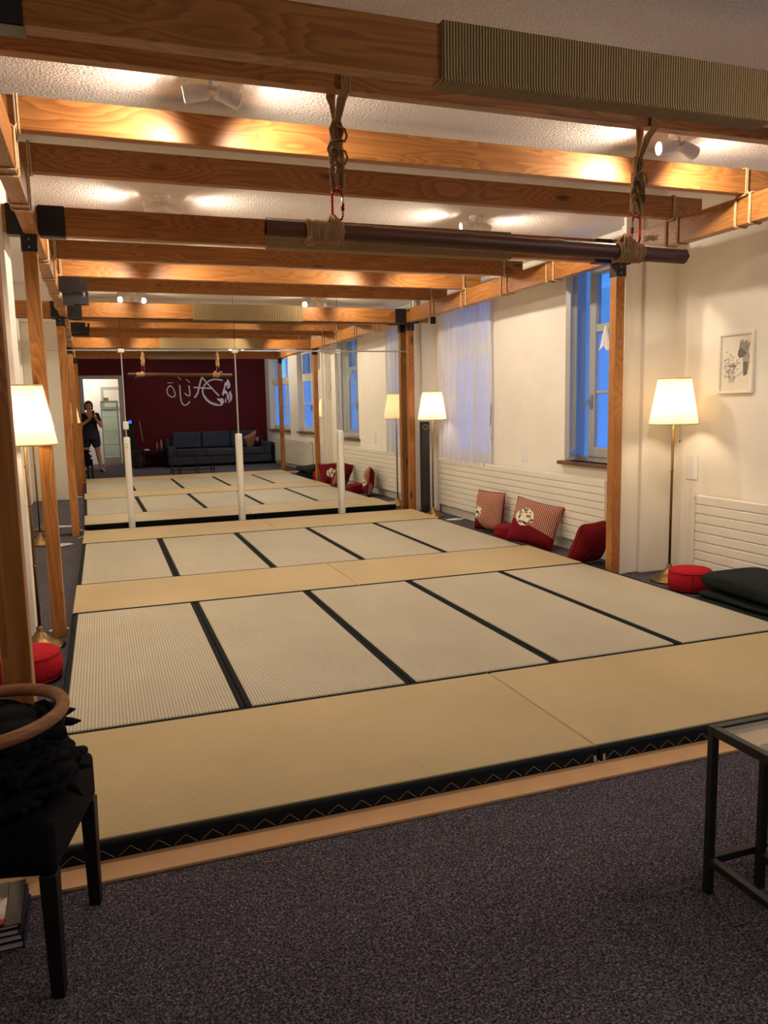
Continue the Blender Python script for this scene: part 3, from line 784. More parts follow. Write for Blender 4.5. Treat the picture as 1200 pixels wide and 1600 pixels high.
# framed drawing
pc = thing('framed_drawing', 'white framed pencil drawing of a bound hand and forearm', 'picture', (XF, 4.565, 1.655), 0)
hy, hz = .165, .218
m = MB()
m.box(-.03, -.004, -hy, -hy+.02, -hz, hz).box(-.03, -.004, hy-.02, hy, -hz, hz).box(-.03, -.004, -hy+.02, hy-.02, -hz, -hz+.02).box(-.03, -.004, -hy+.02, hy-.02, hz-.02, hz)
m.build('frame', M_whitepaint, pc, bevel=.004)
MB().box(-.014, -.004, -hy+.02, hy-.02, -hz+.02, hz-.02).build('drawing_paper', M_paper, pc)
def yy(u): return (.5-u)*2*(hy-.02)      # u 0..1 left to right as seen from the room
def zz(v): return (.5-v)*2*(hz-.02)
ink = MB(); dark = MB()
def blob(mb, pts, x=-.0150):
    mb.prism([(yy(a), zz(b)) for a, b in pts], x, x+.0006, 'yz')
def stroke(mb, pts, w=.0016):
    P = [(-.0148, yy(a), zz(b)) for a, b in pts]; mb.tube(P, w, 5)
M_inkl = plain('light_graphite', (168,158,146), .9, var=.2, vs=80)
lt = MB()
blob(lt, [(.62,.14),(.68,.08),(.74,.16),(.80,.10),(.86,.18),(.95,.14),(.88,.30),(.92,.38),(.90,.60),(.86,.72),(.74,.74),(.72,.56),(.70,.42),(.54,.36),(.56,.26)])
lt.build('pale_shading', M_inkl, pc)
blob(ink, [(.56,.28),(.64,.24),(.78,.30),(.84,.34),(.74,.40),(.60,.42),(.54,.36)], -.0156)
blob(ink, [(.74,.48),(.88,.50),(.86,.70),(.82,.74),(.74,.72)], -.0156)
ink.build('dark_shading', M_ink, pc)
random.seed(5)
for k in range(46):
    a = random.gauss(.32, .11); b = random.gauss(.56, .09); r = random.uniform(.03, .08); st = random.random()*6
    stroke(dark, [(a+r*math.cos(st+q*.9), b+.6*r*math.sin(st+q*.9)) for q in range(4)], .0017)
for k in range(9): stroke(dark, [(.62+.035*k, .10+.02*(k % 3)), (.60+.035*k, .22), (.60+.033*k, .30)], .0014)
for k in range(7): stroke(dark, [(.28+.03*k, .72), (.27+.03*k, .80), (.28+.03*k, .86)], .0008)
stroke(dark, [(.5,.75),(.60,.72),(.72,.66)], .0014); stroke(dark, [(.90,.36),(.91,.50),(.88,.64)], .0011)
dark.build('pencil_line', M_ink, pc)
# hanging wire garland on the pilaster
m = MB()
random.seed(9)
for k in range(14):
    z = 2.25-.05*k
    m.tube([(0, 0, z), (.03*math.cos(k*1.3), .02+.01*math.sin(k), z-.02), (.035*math.cos(k*1.3+1), .03, z-.05), (0, .01, z-.055)], .004, 5)
o = m.build('wire_garland', M_silver, loc=(4.03, 5.312, 0)); tag(o, 'thin curled wire garland hanging on the far side of the pilaster', 'garland')

# ------------------------------------------------------------------ sheer curtain
def cur(u, v):
    y = 7.955+1.40*u; z = .69+1.93*v
    am = .022*(1-.35*v)
    x = XB-.06+am*math.sin(u*2*PI*9+.6*math.sin(v*3))+.5*am*math.sin(u*2*PI*21+1)-.02*(1-v)*math.sin(u*PI)
    return (x, y+.006*math.sin(v*9+u*40), z)
cu = thing('sheer_curtain', 'white sheer curtain hanging over the far right window', 'curtain', (0,0,0))
MB().grid(cur, 220, 24).build('cloth', M_sheer, cu, smooth=True)
MB().tube([(XB-.06, 7.94, 2.63), (XB-.06, 9.42, 2.63)], .010, 12).build('curtain_rod', M_whitepaint, cu, smooth=True)
cable([(XB-.03, 7.99, 1.45), (XB-.05, 7.95, 1.30), (XB-.04, 7.985, 1.15), (XB-.02, 8.0, .98)], 'dark blue cord hanging at the right edge of the sheer curtain', .004, M_navy)
# small knotted cloth on the open window
m = MB()
def tw(u, v): 
    a = u*2*PI; r = .012+.05*v*(1+.35*math.sin(3*a)); return (r*math.cos(a), r*.6*math.sin(a)-.02*v, -.20*v+.02*math.sin(4*a)*v)
m.grid(tw, 28, 10)
o = m.build('white_cloth', M_plastic, loc=(XB+.06, 5.98, 2.06), smooth=True); tag(o, 'white cloth draped over the transom of the open window', 'cloth')

# ------------------------------------------------------------------ tower speaker
def tower(x, y, h, w, lab, rot, led):
    t = thing('tower_speaker', lab, 'speaker', (x, y, 0), rot)
    MB().box(-w/2-.012, w/2+.012, -w/2-.012, w/2+.012, 0, .03).build('foot', M_black, t, bevel=.008)
    MB().box(-w/2, w/2, -w/2, w/2, .03, h).build('body', M_black, t, bevel=.012)
    MB().box(-w/2+.008, w/2-.008, -w/2-.004, -w/2, .12, h-.15).build('grille', M_rubber, t, bevel=.002)
    MB().tube([(.03*math.cos(a), -w/2-.003, h-.07+.03*math.sin(a)) for a in [2*PI*j/20 for j in range(20)]], .004, 6, True).build('control_ring', led, t)
tower(3.885, 9.33, 1.19, .11, 'slim black tower speaker in the far right corner behind the lamp', -.2, M_silver)

# ------------------------------------------------------------------ pillows and cushions
def pillow(name, lab, loc, w, h, T, rot, matl, group='patterned red pillows', back=None, pinch=.07, seed=1):
    """standing pillow: local x across, z up, y thickness"""
    random.seed(seed); ph = random.random()*6
    def side(s):
        def fn(u, v):
            a = 2*u-1; b = 2*v-1
            ex = 1-pinch*(1-abs(b)**2.2)*0.9 if True else 1; ez = 1-pinch*(1-abs(a)**2.2)*.9
            x = a*w/2*ex; z = b*h/2*ez
            t = T/2*max(0, (1-a**4)*(1-b**4))**.62
            t *= 1+.06*math.sin(5*a+ph)*math.sin(4*b+ph)
            t += .004*math.sin(11*a+7*b+ph)*(1-a*a)*(1-b*b)
            return (x, s*t, z)
        return fn
    t = thing('pillow', lab, 'pillow', loc, 0, group)
    t.rotation_euler = rot
    m = MB().grid(side(-1), 30, 30); m.grid(side(1), 30, 30)
    o = m.build('cover', matl, t, smooth=True, weld=True)
    pts = []
    for (a0, b0, a1, b1) in ((-1,-1,1,-1),(1,-1,1,1),(1,1,-1,1),(-1,1,-1,-1)):
        for i in range(12):
            q = i/12; a = a0+(a1-a0)*q; b = b0+(b1-b0)*q
            pts.append((a*w/2*(1-pinch*(1-abs(b)**2.2)*.9), 0, b*h/2*(1-pinch*(1-abs(a)**2.2)*.9)))
    MB().tube(pts, .004, 6, True).build('piping', M_zafu2, t, smooth=True)
    return t
PM1 = pillow_mat('pillow_pattern_tall', 'Z', 1.0, -.11, -.02, .07, -.2)
PM2 = pillow_mat('pillow_pattern_tilted', 'X', .25, -.10, .03, .085, -.05)
PM3 = pillow_mat('pillow_pattern_dark', 'X', -1.2, -.02, -.02, .09, .30)
PM4 = pillow_mat('pillow_pattern_sofa', 'Z', 1.4, -.1, .0, .06, -.02)
pillow('p', 'striped red pillow standing upright at the radiator, farthest from the camera', (3.93, 7.62, .235), .40, .44, .17, (-.14, .02, -1.25), PM1, seed=2)
pillow('p', 'striped and red pillow tilted on its corner at the radiator', (3.845, 6.52, .25), .46, .44, .17, (-.35, .22, -.75), PM2, seed=3)
pillow('p', 'dark red pillow leaning behind the right timber post', (3.885, 5.66, .200), .37, .44, .18, (-.55, .06, PI+.12), PM3, seed=4)
def zafu(lab, x, y, r, h, matl, squash=1.0, rot=0):
    t = thing('round_cushion', lab, 'cushion', (x, y, 0), rot, 'round red cushions')
    n = 60
    prof = [(0, .002), (r*.80, .002), (r*.93, .012), (r*1.0, h*.30), (r*1.01, h*.55), (r*.97, h*.82), (r*.90, h*.94), (r*.75, h*1.0), (r*.4, h*1.03), (r*.1, h*1.0), (0, h*.99)]
    m = MB(); vs = []; fs = []
    for i, (q, z) in enumerate(prof):
        for j in range(n):
            a = 2*PI*j/n; pl_ = 1+.012*math.cos(22*a)*(1 if 2 < i < 8 else .3)
            vs.append((q*pl_*math.cos(a), q*pl_*math.sin(a)*squash, z+.004*math.cos(22*a)*(q/r)))
    for i in range(len(prof)-1):
        for j in range(n): fs.append((i*n+j, i*n+(j+1) % n, (i+1)*n+(j+1) % n, (i+1)*n+j))
    m.add(vs, fs); m.build('cover', matl, t, smooth=True, weld=True)
    for z in (h*.86, .02):
        MB().tube([(r*.965*math.cos(2*PI*j/40), r*.965*squash*math.sin(2*PI*j/40), z) for j in range(40)], .004, 6, True).build('piping', M_zafu2, t, smooth=True)
    a0 = -2.2
    MB().tube([(r*1.012*math.cos(a0), r*1.012*squash*math.sin(a0), h*q) for q in (.12, .4, .65, .84)], .003, 5).build('side_seam', M_zafu2, t)
zafu('bright red round cushion in front of the right floor lamp', 4.03, 4.63-.03, .158, .165, M_zafu)
zafu('red round cushion by the left lamp beside the mats', -.455, 4.40, .175, .165, M_zafu, 1.0, .6)
zafu('flattened dark red cushion between the two striped pillows', 3.895, 7.13, .16, .15, M_zafu2, .9, .3)
# folded blankets
def blanket(lab, x, y, z, w, d, h, rot, seed, k):
    random.seed(seed); p1, p2 = random.random()*6, random.random()*6
    t = thing('folded_blanket', lab, 'blanket', (x, y, z), rot, 'folded dark blankets')
    def fold(zb, hh, grow):
        def fn(u, v):
            a = 2*PI*u; bb = PI*(v-.5); s = math.copysign(abs(math.sin(bb))**.22, math.sin(bb))
            sx = math.copysign(abs(math.cos(a))**.35, math.cos(a)); sz = math.copysign(abs(math.sin(a))**.7, math.sin(a))
            e = abs(math.cos(bb))**.30
            xx = sx*(w/2+grow)*(.86+.14*min(1, e*1.4))+.008*math.sin(3*s+p1); yyv = s*(d/2+grow)
            zzv = zb+hh/2+sz*hh/2*e+(.012*math.sin(4*s+p1)*math.cos(2*sx+p2)+.006*math.sin(9*s+3*sx))*(1 if sz > 0 else .1)
            return (xx, yyv, max(zzv, zb))
        return fn
    for i in range(k):
        m = MB().grid(fold(h*i/k, h/k*1.02, -.012*i+random.uniform(-.01, .01)), 40, 30)
        m.build('fold', M_blanket, t, smooth=True, weld=True)
blanket('dark folded blanket at the bottom of the stack by the right radiator', 4.045, 3.86, .002, .47, .86, .085, .05, 1, 2)
blanket('dark folded blanket on top of the stack by the right radiator', 4.05, 3.875, .099, .44, .80, .13, -.04, 4, 1)
# ------------------------------------------------------------------ nest of glass tables, right foreground
def table(x0, x1, y0, y1, h, lab, shelf):
    t = thing('glass_side_table', lab, 'side table', ((x0+x1)/2, (y0+y1)/2, 0), 0, 'nest of two glass tables')
    hx, hy = (x1-x0)/2, (y1-y0)/2; s = .022
    for a in (-1, 1):
        for b in (-1, 1):
            MB().box(*sorted((a*hx, a*(hx-s))), *sorted((b*hy, b*(hy-s))), 0, h).build('leg', M_steel, t, bevel=.002)
    def ring(z0, z1): return MB().box(-hx+s, hx-s, -hy, -hy+s, z0, z1).box(-hx+s, hx-s, hy-s, hy, z0, z1).box(-hx, -hx+s, -hy+s, hy-s, z0, z1).box(hx-s, hx, -hy+s, hy-s, z0, z1)
    ring(h-.025, h).build('top_frame', M_steel, t, bevel=.002)
    MB().box(-hx, -hx+s, -hy+s, hy-s, .09, .112).box(hx-s, hx, -hy+s, hy-s, .09, .112).box(-hx+s, hx-s, hy-s, hy, .09, .112).build('low_rail', M_steel, t, bevel=.002)
    MB().box(-hx+s, hx-s, -hy+s, hy-s, h-.010, h-.004).build('glass_top', M_tableglass, t)
table(1.535, 2.435, 1.165, 1.665, .50, 'larger black metal table with glass top at the right edge', False)
table(1.690, 2.09, 1.20, 1.632, .43, 'smaller glass table tucked under the larger black one', False)

# ------------------------------------------------------------------ stool with bundle, left foreground
ST = thing('upholstered_stool', 'black upholstered stool with square legs in the left foreground', 'stool', (-.345, 2.125, 0), math.radians(-13))
sw, sd = .225, .20
MB().box(-sw, sw, -sd, sd, .315, .455).build('seat', M_blackfab, ST, bevel=.022, seg=4)
for a in (-1, 1):
    for b in (-1, 1):
        x0, y0 = a*(sw-.02), b*(sd-.02); m = MB()
        q = .020; vs = [(x0+i*q*.78, y0+j*q*.78, 0) for i, j in ((-1,-1),(1,-1),(1,1),(-1,1))]+[(x0+i*q, y0+j*q, .32) for i, j in ((-1,-1),(1,-1),(1,1),(-1,1))]
        m.add(vs, [(0,3,2,1),(4,5,6,7),(0,1,5,4),(1,2,6,5),(2,3,7,6),(3,0,4,7)])
        m.build('leg', M_black, ST, bevel=.003)
bd = thing('strap_bundle', 'heap of black cloth straps piled on the stool under the hoop', 'bundle', (-.34, 2.10, .455))
random.seed(21)
m = MB()
def heap(u, v):
    a = 2*PI*u; t = v
    r = .185*(1-.25*t**3)*(1+.10*math.sin(3*a+4*t)+.06*math.sin(7*a-9*t)); 
    if t > .93: r *= (1-t)/.07
    return (r*math.cos(a), r*.95*math.sin(a), .002+.175*min(t, .93)/.93+.006*math.sin(5*a+11*t))
m.grid(heap, 48, 24); m.build('cloth_heap', M_blackfab, bd, smooth=True, weld=True)
m = MB()
for k in range(150):
    a = random.uniform(-2.2, 1.4); z = random.uniform(.04, .17); r = random.uniform(.15, .178)+.03*(z < .08); ln = random.uniform(.3, 1.0); dr = random.uniform(.0, .03)
    m.tube([((r+.012*math.sin(q*2.1+k)+dr*q/5)*math.cos(a+ln*q/5), (r+.012*math.sin(q*2.1+k)+dr*q/5)*math.sin(a+ln*q/5), z-.012*q/5*random.uniform(0, 3)) for q in range(6)], [.006, .014, .016, .016, .013, .005], 8)
m.build('strap', M_blackfab, bd, smooth=True)
m = MB()
for (a, z, l, dz) in ((.30, .16, .045, .0), (.12, .145, .05, -.004), (-.08, .045, .07, -.012), (-.30, .03, .055, -.05), (.25, .02, .05, -.04)):
    c, s = math.cos(a), math.sin(a)
    m.tube([(.15*c, .15*s, z), (.19*c, .19*s, z+.006), ((.19+l*.55)*c, (.19+l*.55)*s, z+dz*.5), ((.19+l)*c, (.19+l)*s, z+dz)], [.010, .013, .011, .002], 7)
m.tube([(.175+.02*math.cos(q), .09, .085+.04*math.sin(q)) for q in [2*PI*j/16 for j in range(16)]], .004, 6, True)
m.build('strap_end', M_blackfab, bd, smooth=True)
hp = MB().tube([(.195*math.cos(2*PI*j/64), .195*math.sin(2*PI*j/64), .012*math.cos(2*PI*j/64)) for j in range(64)], .0165, 16, True).build('wooden_hoop', M_hoop, loc=(-.335, 2.095, .648), smooth=True)
hp.rotation_euler = (0, 0, 0)
tag(hp, 'turned wooden hoop lying on the heap of black straps', 'hoop')
# books under the stool
bz = 0.0
bk = [('lowest dark book of the stack under the stool', .020, M_navy, 0), ('second book from the floor under the stool', .018, M_cover, .02), ('third book from the floor under the stool, dark cover', .016, M_navy, -.02), ('fourth book of the stack under the stool, in a clear sleeve', .012, M_cover, .03)]
for i, (lab, h, mt, ro) in enumerate(bk):
    t = thing('book', lab, 'book', (-.39-.003*i, 2.226, bz+.0005), ro*.6, 'books under the stool')
    MB().box(-.108, .104, -.103, .103, .0025, h-.0025).build('pages', M_pages, t)
    MB().box(-.11, .11, -.105, .105, 0, .0022).box(-.11, .11, -.105, .105, h-.0022, h).box(.1045, .1075, -.105, .105, .0022, h-.0022).build('cover', mt, t)
    bz += h+.001
t = tag(MB().box(-.10, .095, -.10, .10, 0, .004).build('magazine', M_mag, loc=(-.425, 2.225, bz+.0005), rotz=.03), 'magazine with red and white cover on top of the books', 'magazine')

# ------------------------------------------------------------------ back of the room (seen in the mirror)
STROKES = [([(1.841,2.089),(1.975,2.091)],.0225),([(1.892,2.019),(1.833,1.948),(1.817,1.852),(1.862,1.762),(1.955,1.724),(2.012,1.752),(2.021,1.817),(1.99,1.93),(1.939,2.003),(1.892,2.019)],.0225),([(2.11,2.235),(2.178,2.167)],.0274),([(2.144,2.033),(2.145,1.847),(2.151,1.669),(2.177,1.563),(2.239,1.513),(2.312,1.536),(2.378,1.617)],.0274),([(2.306,2.182),(2.406,2.09)],.0274),([(2.373,2.015),(2.387,1.877),(2.389,1.771),(2.356,1.75),(2.301,1.78),(2.255,1.826)],.0274),([(2.719,2.223),(2.674,2.133),(2.625,1.955),(2.586,1.825),(2.533,1.744),(2.491,1.709)],.0386),([(2.719,2.223),(2.811,2.1),(2.934,1.96),(3.027,1.852),(3.129,1.744)],.0354),([(2.488,1.97),(2.689,1.951),(2.982,1.938)],.0338),([(3.239,2.137),(3.141,2.162),(3.027,2.17),(2.927,2.148),(2.827,2.091),(2.749,2.003),(2.706,1.889),(2.725,1.758),(2.804,1.634),(2.914,1.55),(3.043,1.506),(3.176,1.504)],.0354),([(2.745,1.774),(2.821,1.658),(2.932,1.574),(3.078,1.538)],.0129)]
LEAVES = [[(3.365,2.185),(3.411,2.103),(3.436,2.028),(3.427,1.962),(3.378,1.927),(3.329,1.944),(3.391,2.021),(3.315,1.988),(3.265,1.981),(3.285,2.063),(3.346,2.12)],[(3.264,1.968),(3.314,1.967),(3.278,1.915),(3.341,1.848),(3.364,1.806),(3.322,1.79),(3.273,1.808),(3.228,1.734),(3.203,1.8),(3.235,1.882)],[(3.434,1.88),(3.443,1.814),(3.469,1.73),(3.457,1.648),(3.404,1.582),(3.328,1.559),(3.388,1.607),(3.417,1.681),(3.404,1.764),(3.372,1.798)],[(3.325,1.779),(3.371,1.778),(3.393,1.715),(3.382,1.649),(3.36,1.616),(3.341,1.666),(3.323,1.733)],[(3.301,1.7),(3.315,1.633),(3.295,1.568),(3.269,1.56),(3.278,1.634)],[(3.069,1.687),(3.134,1.669),(3.193,1.685),(3.241,1.651),(3.242,1.569),(3.2,1.503),(3.15,1.496),(3.161,1.553),(3.131,1.604),(3.091,1.629)]]
def ribbon(mb, pts, w, y0, y1):
    # smooth the polyline, then a flat band
    P = [Vector((a, b)) for a, b in pts]
    for _ in range(2):
        if len(P) > 2:
            Q = [P[0]]
            for i in range(len(P)-1): Q += [P[i]*.75+P[i+1]*.25, P[i]*.25+P[i+1]*.75]
            P = Q+[P[-1]]
    n = len(P); left = []; right = []
    for i, p in enumerate(P):
        d = (P[min(i+1, n-1)]-P[max(i-1, 0)]).normalized(); q = Vector((-d.y, d.x)); ww = w/2*(1 if 0 < i < n-1 else .6)
        left.append(p+q*ww); right.append(p-q*ww)
    vs = [(a.x, y, a.y) for y in (y0, y1) for a in left+right]; N = 2*n; fs = []
    for i in range(n-1):
        for o in (0, N): fs.append((o+i, o+i+1, o+n+i+1, o+n+i))
        fs.append((i, i+1, N+i+1, N+i)); fs.append((n+i, n+i+1, N+n+i+1, N+n+i))
    fs += [(0, n, N+n, N), (n-1, 2*n-1, N+2*n-1, N+n-1)]
    mb.add(vs, fs)
sg = thing('wall_sign', 'white lettering with a leaf swirl on the wine red wall', 'sign', (2.65, YB, 1.85))
dxz = Matrix.Translation((-2.65, 0, -1.85))
def glyph(name, idx):
    m = MB()
    for i in idx: ribbon(m, STROKES[i][0], STROKES[i][1], .001, .006)
    for v in m.v: v.x -= 2.65; v.z -= 1.85
    return m.build(name, M_sign, sg)
glyph('letter', [6, 7, 8]); glyph('letter', [4, 5]); glyph('letter', [2, 3]); glyph('letter', [0, 1]); glyph('swirl', [9, 10])
for lf in LEAVES:
    m = MB().prism([(a-2.65, b-1.85) for a, b in lf], .001, .006, 'xz'); m.build('leaf', M_sign, sg)
# sofa
sf = thing('corner_sofa', 'dark blue grey sofa with loose back cushions against the red wall', 'sofa', (2.95, -1.02, 0))
W = 1.28; Dp = .46
MB().box(-W, W, -Dp, Dp, .06, .26).build('base', M_sofa, sf, bevel=.015)
for s in (-1, 1): MB().box(*sorted((s*W, s*(W-.17))), -Dp, Dp, .261, .56 if s > 0 else .50).build('armrest', M_sofa, sf, bevel=.03, seg=3)
for i in range(3):
    a = -W+.175+i*(2*W-.35)/3; b = a+(2*W-.35)/3-.004
    MB().box(a, b, -Dp+.2, Dp+.015, .262, .42).build('seat_cushion', M_sofa, sf, bevel=.03, seg=3)
    MB().box(a+.01, b-.01, -Dp+.06, -Dp+.22, .43, .84).build('back_cushion', M_sofa, sf, bevel=.045, seg=4)
MB().box(-W+.02, W-.02, -Dp, -Dp+.055, .261, .70).build('back_frame', M_sofa, sf, bevel=.015)
m = MB()
for a in (-1, 1):
    for b in (-1, 1): MB().box(a*1.2-.03, a*1.2+.03, b*.38-.03, b*.38+.03, 0, .06).build('leg', M_black, sf)
pillow('p', 'patterned pillow lying tilted on the sofa by its armrest', (3.84, -1.02, .60), .46, .42, .15, (.30, .45, PI-.25), PM4, seed=8)
# black table with bottles, speaker and box
t = thing('low_table', 'low black table with two bottles left of the sofa', 'table', (1.37, -1.25, 0))
MB().box(-.27, .27, -.25, .25, .38, .42).build('tabletop', M_black, t, bevel=.004)
for a in (-1, 1):
    for b in (-1, 1): MB().box(a*.24-.02, a*.24+.02, b*.22-.02, b*.22+.02, 0, .38).build('leg', M_black, t)
MB().box(-.25, .25, -.23, .23, .10, .12).build('shelf', M_black, t)
for bx, hh, rr, lab in ((1.47, .19, .022, 'slim small bottle on the low black table'), (1.57, .25, .034, 'taller bottle on the low black table')):
    b = thing('bottle', lab, 'bottle', (bx, -1.2, .4205), 0, 'bottles on the low table')
    MB().lathe([(0, 0), (rr, 0), (rr, hh*.6), (rr*.5, hh*.78), (rr*.45, hh*.92), (0, hh*.92)], 16).build('body', M_bottle, b, smooth=True)
    MB().lathe([(0, hh*.92), (rr*.5, hh*.92), (rr*.5, hh), (0, hh)], 12).build('cap', M_paper, b, smooth=True)
o = MB().tube([(-.05,0,.012),(0,.01,.03),(.05,0,.012)], .012, 8).box(-.07, .07, -.03, .03, 0, .012).build('telephone', M_plastic, loc=(1.22, -1.22, .4205)); tag(o, 'small pale handset lying on the low black table', 'handset')
tower(.86, -1.36, 1.20, .20, 'broad black tower speaker with blue light ring beside the doorway', PI, M_led)
o = thing('subwoofer', 'black box speaker on the floor between the doorway and low table', 'speaker', (.98, -1.02, 0))
MB().box(-.11, .11, -.17, .17, .01, .44).build('body', M_black, o, bevel=.01)
MB().lathe([(0,0),(.10,0),(.11,.006),(.09,.012),(0,.008)], 24, M=Matrix.Translation((0,.17,.22)) @ Matrix.Rotation(-PI/2, 4, 'X')).build('driver', M_rubber, o, smooth=True)
for a in (-1, 1): MB().box(a*.08-.02, a*.08+.02, -.15, .15, 0, .01).build('foot', M_rubber, o)
cable([(1.10, -1.57, 1.15), (1.13, -1.57, .85), (1.16, -1.57, .62)], 'pale cable hanging on the red wall beside the speaker', .006)
# side table with amplifier
t = thing('corner_table', 'black corner table holding an amplifier at the right end of the sofa', 'table', (4.29-.0, -.85, 0))
MB().box(-.045, .03, -.3, .3, .50, .53).build('tabletop', M_black, t)
for b in (-1, 1): MB().box(-.04, -.01, b*.27-.02, b*.27+.02, 0, .50).build('leg', M_black, t)
MB().box(-.04, .02, -.26, .26, .15, .17).build('shelf', M_black, t)
# plant stand left
t = thing('potted_plant', 'dark spiky plant in a brown pot by the left wall', 'plant', (-.86, 4.55, 0))
MB().lathe([(0,0),(.10,0),(.13,.20),(.12,.21),(.11,.19),(0,.18)], 24).build('pot', M_pot, t, smooth=True)
m = MB(); random.seed(2)
for k in range(22):
    a = random.random()*6.28; l = random.uniform(.10, .17); hgt = random.uniform(.10, .25)
    m.tube([(0,0,.18),(l*.4*math.cos(a), l*.4*math.sin(a), .18+hgt*.8),(l*math.cos(a), l*math.sin(a), .18+hgt)], [.008,.010,.001], 5)
m.build('foliage', M_leaf, t, smooth=True)

# hall: glass cabinet with box, grey panel
t = thing('glass_cabinet', 'white framed glass display cabinet standing in the hall doorway', 'cabinet', (.43, -2.35, 0))
MB().box(-.21, .21, -.18, .18, 0, .24).build('base', M_whitepaint, t, bevel=.004)
MB().box(-.215, .215, -.185, .185, 1.62, 1.67).build('top', M_whitepaint, t, bevel=.004)
for a in (-1, 1):
    for b in (-1, 1): MB().box(a*.20-.01, a*.20+.01, b*.17-.01, b*.17+.01, .24, 1.62).build('corner_post', M_whitepaint, t)
for z in (.55, .90, 1.25): MB().box(-.19, .19, -.16, .16, z, z+.008).build('glass_shelf', M_cabglass, t)
MB().box(-.19, .19, .165, .169, .24, 1.62).build('glass_door', M_cabglass, t)
MB().box(-.204, -.200, -.16, .16, .24, 1.62).box(.200, .204, -.16, .16, .24, 1.62).build('glass_side', M_cabglass, t)
o = thing('small_box', 'small brown box standing on the glass cabinet', 'box', (.36, -2.32, 1.6705))
MB().box(-.06, .06, -.05, .05, 0, .06).build('body', M_bottle, o, bevel=.003); MB().box(-.062, .062, -.052, .052, .06, .075).build('lid', M_pot, o, bevel=.003)
o = thing('wall_board', 'grey framed white board on the hall wall above the cabinet', 'board', (.62, -3.25, 1.75))
MB().box(-.34, .34, 0, .02, -.28, .28).box(-.28, .28, .02, .021, -.22, .22).build('board', M_whitepaint, o)
m = MB().box(-.36, -.29, .0, .03, -.30, .30).box(.29, .36, 0, .03, -.30, .30).box(-.29, .29, 0, .03, .23, .30).box(-.29, .29, 0, .03, -.30, -.23); m.build('frame', M_greypaint, o)

# ------------------------------------------------------------------ the person taking the picture
def remesh(mb, name, matl, parent, voxel, smooth_it=4, sub=False):
    o = mb.build(name+'_src', matl, None)
    r = o.modifiers.new('r', 'REMESH'); r.mode = 'VOXEL'; r.voxel_size = voxel; r.use_smooth_shade = True
    s = o.modifiers.new('s', 'SMOOTH'); s.iterations = smooth_it; s.factor = .5
    bpy.context.view_layer.update()
    dg = bpy.context.evaluated_depsgraph_get()
    me = bpy.data.meshes.new_from_object(o.evaluated_get(dg))
    for p in me.polygons: p.use_smooth = True
    n = bpy.data.objects.new(name, me); COL.objects.link(n)
    if not me.materials: me.materials.append(matl)
    n.parent = parent
    bpy.data.objects.remove(o)
    return n
def limb(mb, pts, rs, n=16, sub=4):
    P = []; R = []
    for i in range(len(pts)-1):
        for k in range(sub):
            q = k/sub; P.append(Vector(pts[i]).lerp(Vector(pts[i+1]), q)); R.append(rs[i]+(rs[i+1]-rs[i])*q)
    P.append(Vector(pts[-1])); R.append(rs[-1])
    mb.tube(P, R, n)
    for i in (0, len(pts)-1): mb.ball(pts[i], rs[i], 8)
    for i in range(1, len(pts)-1): mb.ball(pts[i], rs[i]*.99, 8)
def torso(mb, rings, n=28):
    vs = []; fs = []
    for (x, y, z, rx, ry) in rings:
        for j in range(n):
            a = 2*PI*j/n; vs.append((x+rx*math.cos(a), y+ry*math.sin(a), z))
    for i in range(len(rings)-1):
        for j in range(n): fs.append((i*n+j, i*n+(j+1) % n, (i+1)*n+(j+1) % n, (i+1)*n+j))
    fs.append(tuple(range(n-1, -1, -1))); fs.append(tuple((len(rings)-1)*n+j for j in range(n)))
    mb.add(vs, fs)
PX, PY = -.075, -.30
pe = thing('person', 'person with short brown hair and dark clothes photographing with a phone, seen in the mirror', 'person', (PX, PY, 0))
HC = Vector((-.005, .03, 1.525))     # head centre
b = MB()
torso(b, [(0,0,.78,.150,.105),(0,0,.84,.172,.125),(0,0,.92,.176,.128),(0,.005,1.02,.150,.110),(0,.01,1.10,.142,.105),(0,.015,1.20,.160,.122),(0,.01,1.28,.165,.118),(0,0,1.34,.165,.095),(0,0,1.375,.12,.075),(0,.005,1.40,.065,.058)])
limb(b, [(0,.0,1.36),(0,.018,1.44)], [.054,.050])
b.ball((HC.x, HC.y, HC.z+.02), (.072,.088,.098), 14); b.ball((HC.x, HC.y+.025, HC.z-.055), (.050,.058,.058), 12)
limb(b, [(HC.x, HC.y+.086, HC.z+.02), (HC.x, HC.y+.102, HC.z-.014)], [.009, .013], 10)          # nose
for s in (-1, 1): b.ball((HC.x+s*.074, HC.y-.005, HC.z), (.010,.022,.030), 8)                   # ears
b.ball((HC.x, HC.y+.083, HC.z-.05), (.024,.010,.008), 8)                                         # lips
# arms bent up to the phone at (-PX, -PY-.035, 1.37)
hx, hyy, hz_ = -PX, -PY-.06, 1.305
for s in (-1, 1):
    sh = (s*.165, -.005, 1.325); el = (s*.215+(.02 if s > 0 else 0), .085, 1.075); wr = (hx+s*.055, hyy-.045, hz_-.055)
    limb(b, [sh, el, wr], [.050, .040, .027])
    pm = (hx+s*.052, hyy-.012, hz_-.005)
    limb(b, [wr, pm], [.026, .030])
    for k in range(4):                # fingers round the side and back of the phone
        z = hz_-.03+.021*k; q = .004*(k % 2)
        limb(b, [(hx+s*.055, hyy-.006, z), (hx+s*.052, hyy+.020, z+.006), (hx+s*(.040-q), hyy+.036, z+.010), (hx+s*(.018-q), hyy+.037, z+.012)], [.0095, .0088, .008, .007], 10, 2)
    limb(b, [(hx+s*.050, hyy-.030, hz_-.03), (hx+s*.040, hyy-.020, hz_+.01), (hx+s*.022, hyy-.0005, hz_+.03)], [.011, .010, .008], 10, 2)   # thumb
